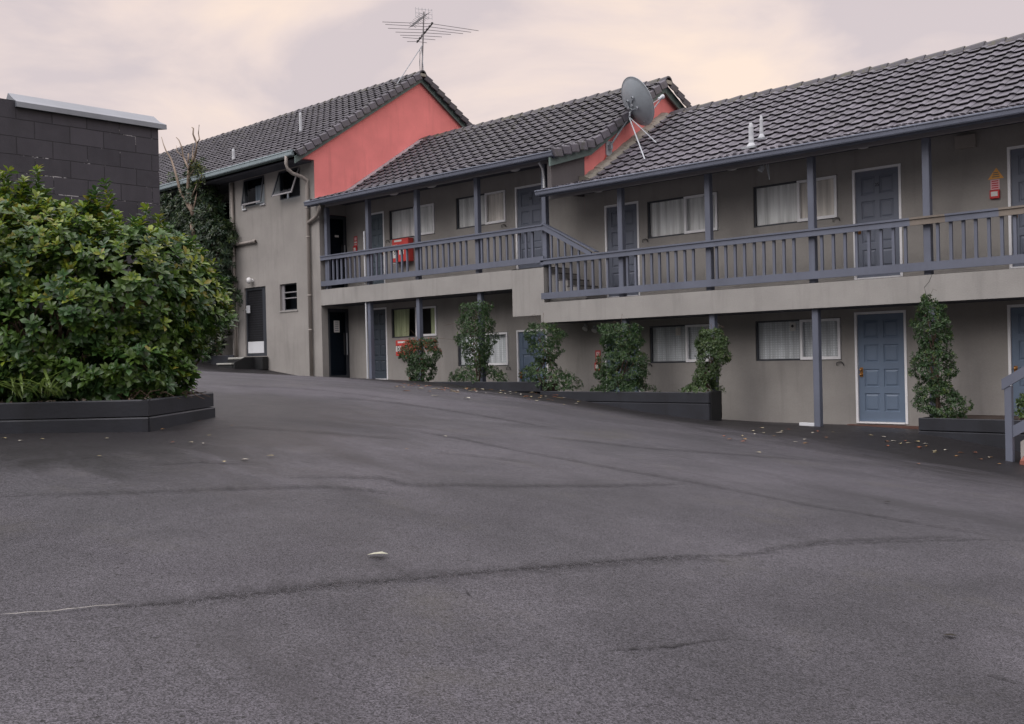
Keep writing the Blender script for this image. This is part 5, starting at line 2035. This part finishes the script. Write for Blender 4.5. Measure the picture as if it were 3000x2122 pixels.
# strappy plant spilling over the planter edge
sp_ = thing('strappy_plant', 'pale green strap leaved plant at the foot of the hedge', 'plant', tuple(atD(200, 1180, 9.7)))
P, D, N, LL, WW, C = [], [], [], [], [], []
for (cx_, n_) in ((60, 12), (130, 18), (170, 10)):
    for k in range(n_):
        b0 = atD(cx_ + r2.normal(0, 14), 1163 + r2.normal(0, 5), 9.50 + r2.normal(0, .03))
        th = r2.uniform(0, 6.28)
        P.append(b0)
        D.append((math.cos(th) * .35 + .1, math.sin(th) * .35 - .25, 1.0))
        N.append((-math.cos(th), -math.sin(th), .3))
        LL.append(r2.uniform(.22, .40))
        WW.append(r2.uniform(.018, .028))
        C.append(np.array((.15, .22, .05)) * r2.uniform(.6, 1.3))
leaves_mesh('foliage', *map(np.array, (P, D, N, LL, WW, C)), parent=sp_, droop=.9, fold=.05)


# climbers on the posts ------------------------------------------------------------
def climber(label, spans, Y, seed, n_, leafL, cols, base, tip=None, tprob=.12, name='climbing_shrub', group='climbing shrubs along the facade', redtop=False, depth=.85):
    """spans: list of (py, px_left, px_right) silhouettes at distance plane Y"""
    r2 = np.random.default_rng(seed)
    root = thing(name, label, 'shrub', base, group)
    S_ = np.array(spans, float)
    tot = np.diff(S_[:, 0])
    P, O = [], []
    wid = S_[:, 2] - S_[:, 1]
    lump = r2.random(12) * 6
    cum = np.r_[0, np.cumsum((wid[1:] + wid[:-1]) / 2 * tot)]
    while len(P) < n_:
        a = r2.uniform(0, cum[-1])
        y = np.interp(a, cum, S_[:, 0])
        l, r = np.interp(y, S_[:, 0], S_[:, 1]), np.interp(y, S_[:, 0], S_[:, 2])
        cx_, hw = (l + r) / 2, (r - l) / 2
        hw *= 1 + .16 * math.sin(y * .055 + lump[0]) + .12 * math.sin(y * .13 + lump[1])
        th = r2.uniform(0, 6.28)
        q = (.45 + .6 * r2.random() ** .5)
        if math.sin(y * .07 + 2 * th + lump[2]) + math.sin(y * .035 - 3 * th + lump[3]) < -1.05:
            continue
        c3 = atY(cx_, y, Y)
        e3 = atY(cx_ + hw, y, Y)
        hwm = e3[0] - c3[0]
        p = c3 + np.array([math.cos(th) * hwm * q, math.sin(th) * min(hwm, .5) * depth * q, r2.normal(0, .02)])
        P.append(p)
        O.append((math.cos(th), math.sin(th), .35 + r2.normal(0, .25)))
    P, O = np.array(P), unit(np.array(O) + r2.normal(0, .3, (n_, 3)))
    zs_ = np.quantile(P[:, 2], .68)
    tipf = (lambda p, o: (.5 if p[2] > zs_ else .02)) if redtop else (lambda p, o: tprob * (1.6 if o[2] > .4 else .6))
    A = rosettes(P, O, 6, leafL, leafL * .46, cols, tip or [(.10, .16, .03), (.13, .17, .04)], tipf, r2, (.4, 1.3))
    # small twigs escaping the outline
    leaves_mesh('foliage', *A, parent=root, droop=.2)
    m_ = MB()
    b0 = np.array(base, float)
    for k in range(5):
        y_top = S_[0, 0] + (S_[-1, 0] - S_[0, 0]) * r2.uniform(.0, .35)
        pth = [b0 + np.array([r2.normal(0, .06), r2.normal(0, .05), -.05])]
        for v in (.3, .6, .85, 1.0):
            y = S_[-1, 0] + (y_top - S_[-1, 0]) * v
            l, r = np.interp(y, S_[:, 0], S_[:, 1]), np.interp(y, S_[:, 0], S_[:, 2])
            pth.append(atY((l + r) / 2 + r2.normal(0, (r - l) * .12), y, Y + r2.normal(0, .05)))
        m_.tube(pth, [.018, .015, .012, .009, .004], 'twig', 6)
        if depth < .9 and n_ > 700:                       # loose tendrils above the crown
            q = pth[-1]
            h_ = r2.uniform(.15, .4)
            sx = r2.normal(0, .18)
            m_.tube([q, q + np.array([sx * .5, -.05, h_ * .6]), q + np.array([sx, -.06, h_]), q + np.array([sx * 1.8, -.06, h_ * .8])], [.004, .0035, .003, .002], 'twig', 4)
    m_.build('stem', root)
    return root


GC = [(.050, .104, .036), (.038, .082, .030), (.068, .128, .044), (.046, .094, .038)]
GL = [(0.081, 0.135, 0.047), (0.062, 0.111, 0.042), (0.101, 0.156, 0.058)]
Yc = 17.3


def gb(px, py, Y=Yc):
    return tuple(float(k) for k in atY(px, py, Y))


climber('small rounded bush with red tipped leaves in front of the lower fire cabinet',
        [(995, 1210, 1262), (1020, 1190, 1268), (1050, 1184, 1278), (1080, 1200, 1270), (1105, 1208, 1262), (1116, 1212, 1258)], 17.15, 61, 1200, .06,
        GC, gb(1235, 1116, 17.2), [(.42, .06, .035), (.38, .12, .04), (.45, .09, .05)], .14, 'bush', None, True)
climber('tall bulky column of climber just right of the red tipped bush',
        [(888, 1370, 1425), (915, 1352, 1432), (950, 1346, 1438), (990, 1350, 1440), (1030, 1362, 1436), (1070, 1366, 1428), (1090, 1345, 1450), (1116, 1320, 1480)], Yc, 62, 2300, .05, GC, gb(1395, 1112))
climber('gappy leaning climber in front of the lower door beside stepped beam',
        [(950, 1548, 1628), (970, 1552, 1640), (1000, 1560, 1636), (1030, 1560, 1642), (1060, 1568, 1625), (1085, 1540, 1630), (1105, 1525, 1680), (1140, 1590, 1692)], Yc, 63, 1300, .056, GC, gb(1600, 1138))
climber('broadest column of climber directly right of the lower red fire notice',
        [(950, 1775, 1850), (975, 1765, 1872), (1010, 1766, 1880), (1050, 1768, 1884), (1085, 1762, 1880), (1115, 1745, 1890), (1146, 1728, 1922)], Yc, 64, 2500, .054, GC, gb(1820, 1144))
climber('narrow climber at the end of the long stepped planter',
        [(968, 2050, 2112), (990, 2040, 2130), (1020, 2044, 2136), (1055, 2055, 2125), (1085, 2040, 2110), (1115, 2025, 2105), (1146, 2004, 2108)], Yc, 65, 1500, .052, GL, gb(2075, 1144))
climber('tall thin climber on a post right of the large blue door',
        [(868, 2700, 2720), (895, 2690, 2770), (930, 2672, 2778), (970, 2686, 2784), (1010, 2682, 2792), (1050, 2674, 2788), (1100, 2676, 2796), (1140, 2680, 2800), (1170, 2682, 2822), (1222, 2712, 2838)], Yc, 66, 1900, .05, GC, gb(2745, 1222))
climber('small leafy plant behind the outdoor stair rail at right edge',
        [(1160, 2985, 3030), (1185, 2970, 3050), (1222, 2965, 3060)], 17.5, 67, 150, .07, GL, gb(3000, 1222, 17.5), None, .2, 'plant', None)

# ivy covered shrub and the bare tree by the far wall
ivy = thing('ivy_shrub', 'tall dark evergreen climber against the far left wall', 'shrub', (-31, 17.3, .2))
r2 = np.random.default_rng(9)


def ib(px, py, Y, rx, ry, rz):
    return (tuple(atY(px, py, Y)), (rx, ry, rz))


iblobs = [ib(585, 610, 17.2, .95, .6, 1.35), ib(520, 640, 17.3, 1.2, .6, 1.3), ib(610, 760, 17.1, 1.2, .7, 1.5), ib(560, 860, 17.1, 1.5, .7, 1.5),
          ib(645, 880, 17.1, .75, .6, .9), ib(500, 760, 17.3, 1.4, .7, 1.6), ib(600, 960, 17.1, .9, .6, 1.0), ib(650, 700, 17.2, .55, .5, .6)]
pts, outs = blob_points(iblobs, 4600, r2, .7, .25)
sel = pts[:, 1] < 17.7
pts, outs = pts[sel], outs[sel]
outs = unit(outs + np.array([0, -.1, .3]) + r2.normal(0, .3, outs.shape))
GI = [(0.044, 0.075, 0.034), (0.031, 0.060, 0.031), (0.060, 0.094, 0.039), (0.042, 0.075, 0.047)]
A_ = rosettes(pts, outs, 7, .17, .062, GI, [(.06, .10, .03), (.09, .12, .03)], lambda p, o: .1 + .25 * max(0, o[2] - .4), r2)
leaves_mesh('foliage', *A_, parent=ivy, droop=.3)
m_ = MB()
for k in range(10):
    px = r2.uniform(500, 650)
    q0 = atY(px, 1040, 17.25)
    m_.tube([q0, q0 + np.array([r2.normal(0, .2), 0, 1.2]), q0 + np.array([r2.normal(0, .4), 0, 2.6]), q0 + np.array([r2.normal(0, .5), 0, 4.0])], [.05, .04, .03, .01], 'twig', 6)
m_.build('stem', ivy)
bt_ = thing('bare_tree', 'leafless pale branched tree rising above the evergreen climber', 'tree', tuple(float(k) for k in atY(575, 1040, 16.75)))
m_ = MB()
ty = 16.75


def br(pts_, r0, r1):
    Q = [atY(px, py, ty + (k % 3 - 1) * .05) for k, (px, py) in enumerate(pts_)]
    m_.tube(Q, [.78 * r0 + .78 * (r1 - r0) * k / (len(Q) - 1) for k in range(len(Q))], 'bark', 8)


zl = lambda L: [(440 + x / 4.776, 360 + y / 4.776) for x, y in L]
br([(575, 1040), (572, 900), (570, 750), (566, 690), (562, 650)], .13, .09)
br(zl([(600, 1300), (560, 1130), (530, 950), (535, 780), (545, 640), (600, 540), (640, 400), (655, 290), (630, 240), (600, 160), (605, 80), (585, 65)]), .09, .02)
br(zl([(590, 1250), (500, 1110), (430, 980), (390, 840), (340, 650), (290, 500), (220, 390), (185, 300), (158, 200)]), .075, .012)
br(zl([(540, 650), (500, 560), (460, 470), (445, 350), (400, 240), (365, 205)]), .05, .015)
br(zl([(655, 290), (690, 230), (675, 150), (685, 30)]), .035, .014)
br(zl([(545, 640), (590, 480), (605, 300)]), .035, .012)
br(zl([(530, 560), (535, 430)]), .035, .03)
br(zl([(600, 1250), (640, 1050), (660, 900), (720, 720)]), .04, .01)
br(zl([(580, 1040), (640, 900), (690, 700)]), .035, .01)
br(zl([(560, 740), (620, 640), (640, 560), (620, 480)]), .03, .01)
br(zl([(445, 350), (410, 330)]), .02, .012)
br(zl([(440, 460), (375, 400), (365, 320)]), .02, .008)
m_.build('trunk', bt_, smooth=True)
pts = np.array([atY(*zl([(x, y)])[0], ty) for x, y in zip(r2.uniform(560, 760, 70), r2.uniform(520, 860, 70))])
A_ = rosettes(pts, unit(r2.normal(0, 1, (70, 3)) + [0, 0, .8]), 5, .13, .05, [(.05, .07, .03), (.07, .085, .035)], TIP, lambda p, o: .3, r2)
leaves_mesh('crown', *A_, parent=bt_, droop=.3)

# ------------------------------------------------------------------ fallen leaves
def flat_leaf(px, py, L_, col, label, group=None, dark=False, a=None):
    p = ground_at(px, py)
    a = rng.uniform(0, 6.28) if a is None else a
    pos = np.array([p + np.array([0, 0, .012])])
    return tag(leaves_mesh('fallen_leaf', pos, np.array([(math.cos(a), math.sin(a), .08)]), np.array([(0, 0, 1.0)]), np.array([L_]), np.array([L_ * .5]),
                           np.array([col]), loc=p, mat='leaf_dry', droop=.08, fold=.12), label, 'leaf', group)


o = flat_leaf(1075, 1632, .12, (.50, .49, .38), 'large pale cream leaf lying alone on the open asphalt', a=PSI + .1)
o = flat_leaf(2760, 1868, .07, (.02, .012, .008), 'dark brown curled leaf on the asphalt nearest the camera at right', a=PSI - .3)
o = flat_leaf(2587, 1474, .07, (.015, .01, .008), 'small blackish leaf on the asphalt below the large blue door')
brown = [(.36, .20, .08), (.48, .40, .22), (.26, .12, .06), (.56, .50, .34), (.40, .14, .07), (.62, .58, .48)]
for k in range(84):
    px = rng.uniform(1150, 1720)
    base_y = np.interp(px, [1000, 1250, 1500, 1750], [1112, 1124, 1142, 1165])
    flat_leaf(px, base_y + abs(rng.normal(0, 12)) + 5, rng.uniform(.09, .16), brown[rng.integers(6)], 'small dry leaf on dark asphalt in front of the stepped planter', 'dry leaves in front of the stepped planter')
for k in range(48):
    px = rng.uniform(2120, 2930)
    base_y = np.interp(px, [2100, 2500, 2940], [1240, 1262, 1325])
    flat_leaf(px, base_y + abs(rng.normal(0, 26)) + 6, rng.uniform(.07, .12), brown[rng.integers(6)], 'small dry leaf on dark asphalt below the right hand doors', 'dry leaves below the right hand doors')
for (px, py) in ((320, 1288), (500, 1300), (550, 1300), (675, 1250), (605, 1280), (600, 1302), (130, 1290), (70, 1294), (20, 1288), (470, 1262), (300, 1340), (730, 1350), (1186, 1320), (1310, 1282), (585, 1237), (780, 1340), (650, 1356)):
    flat_leaf(px, py, rng.uniform(.04, .07), brown[rng.integers(6)], 'small dry leaf on the asphalt around the hedge planter', 'dry leaves around the hedge planter')

for o in bpy.data.objects:
    if '_o' in o:
        del o['_o']
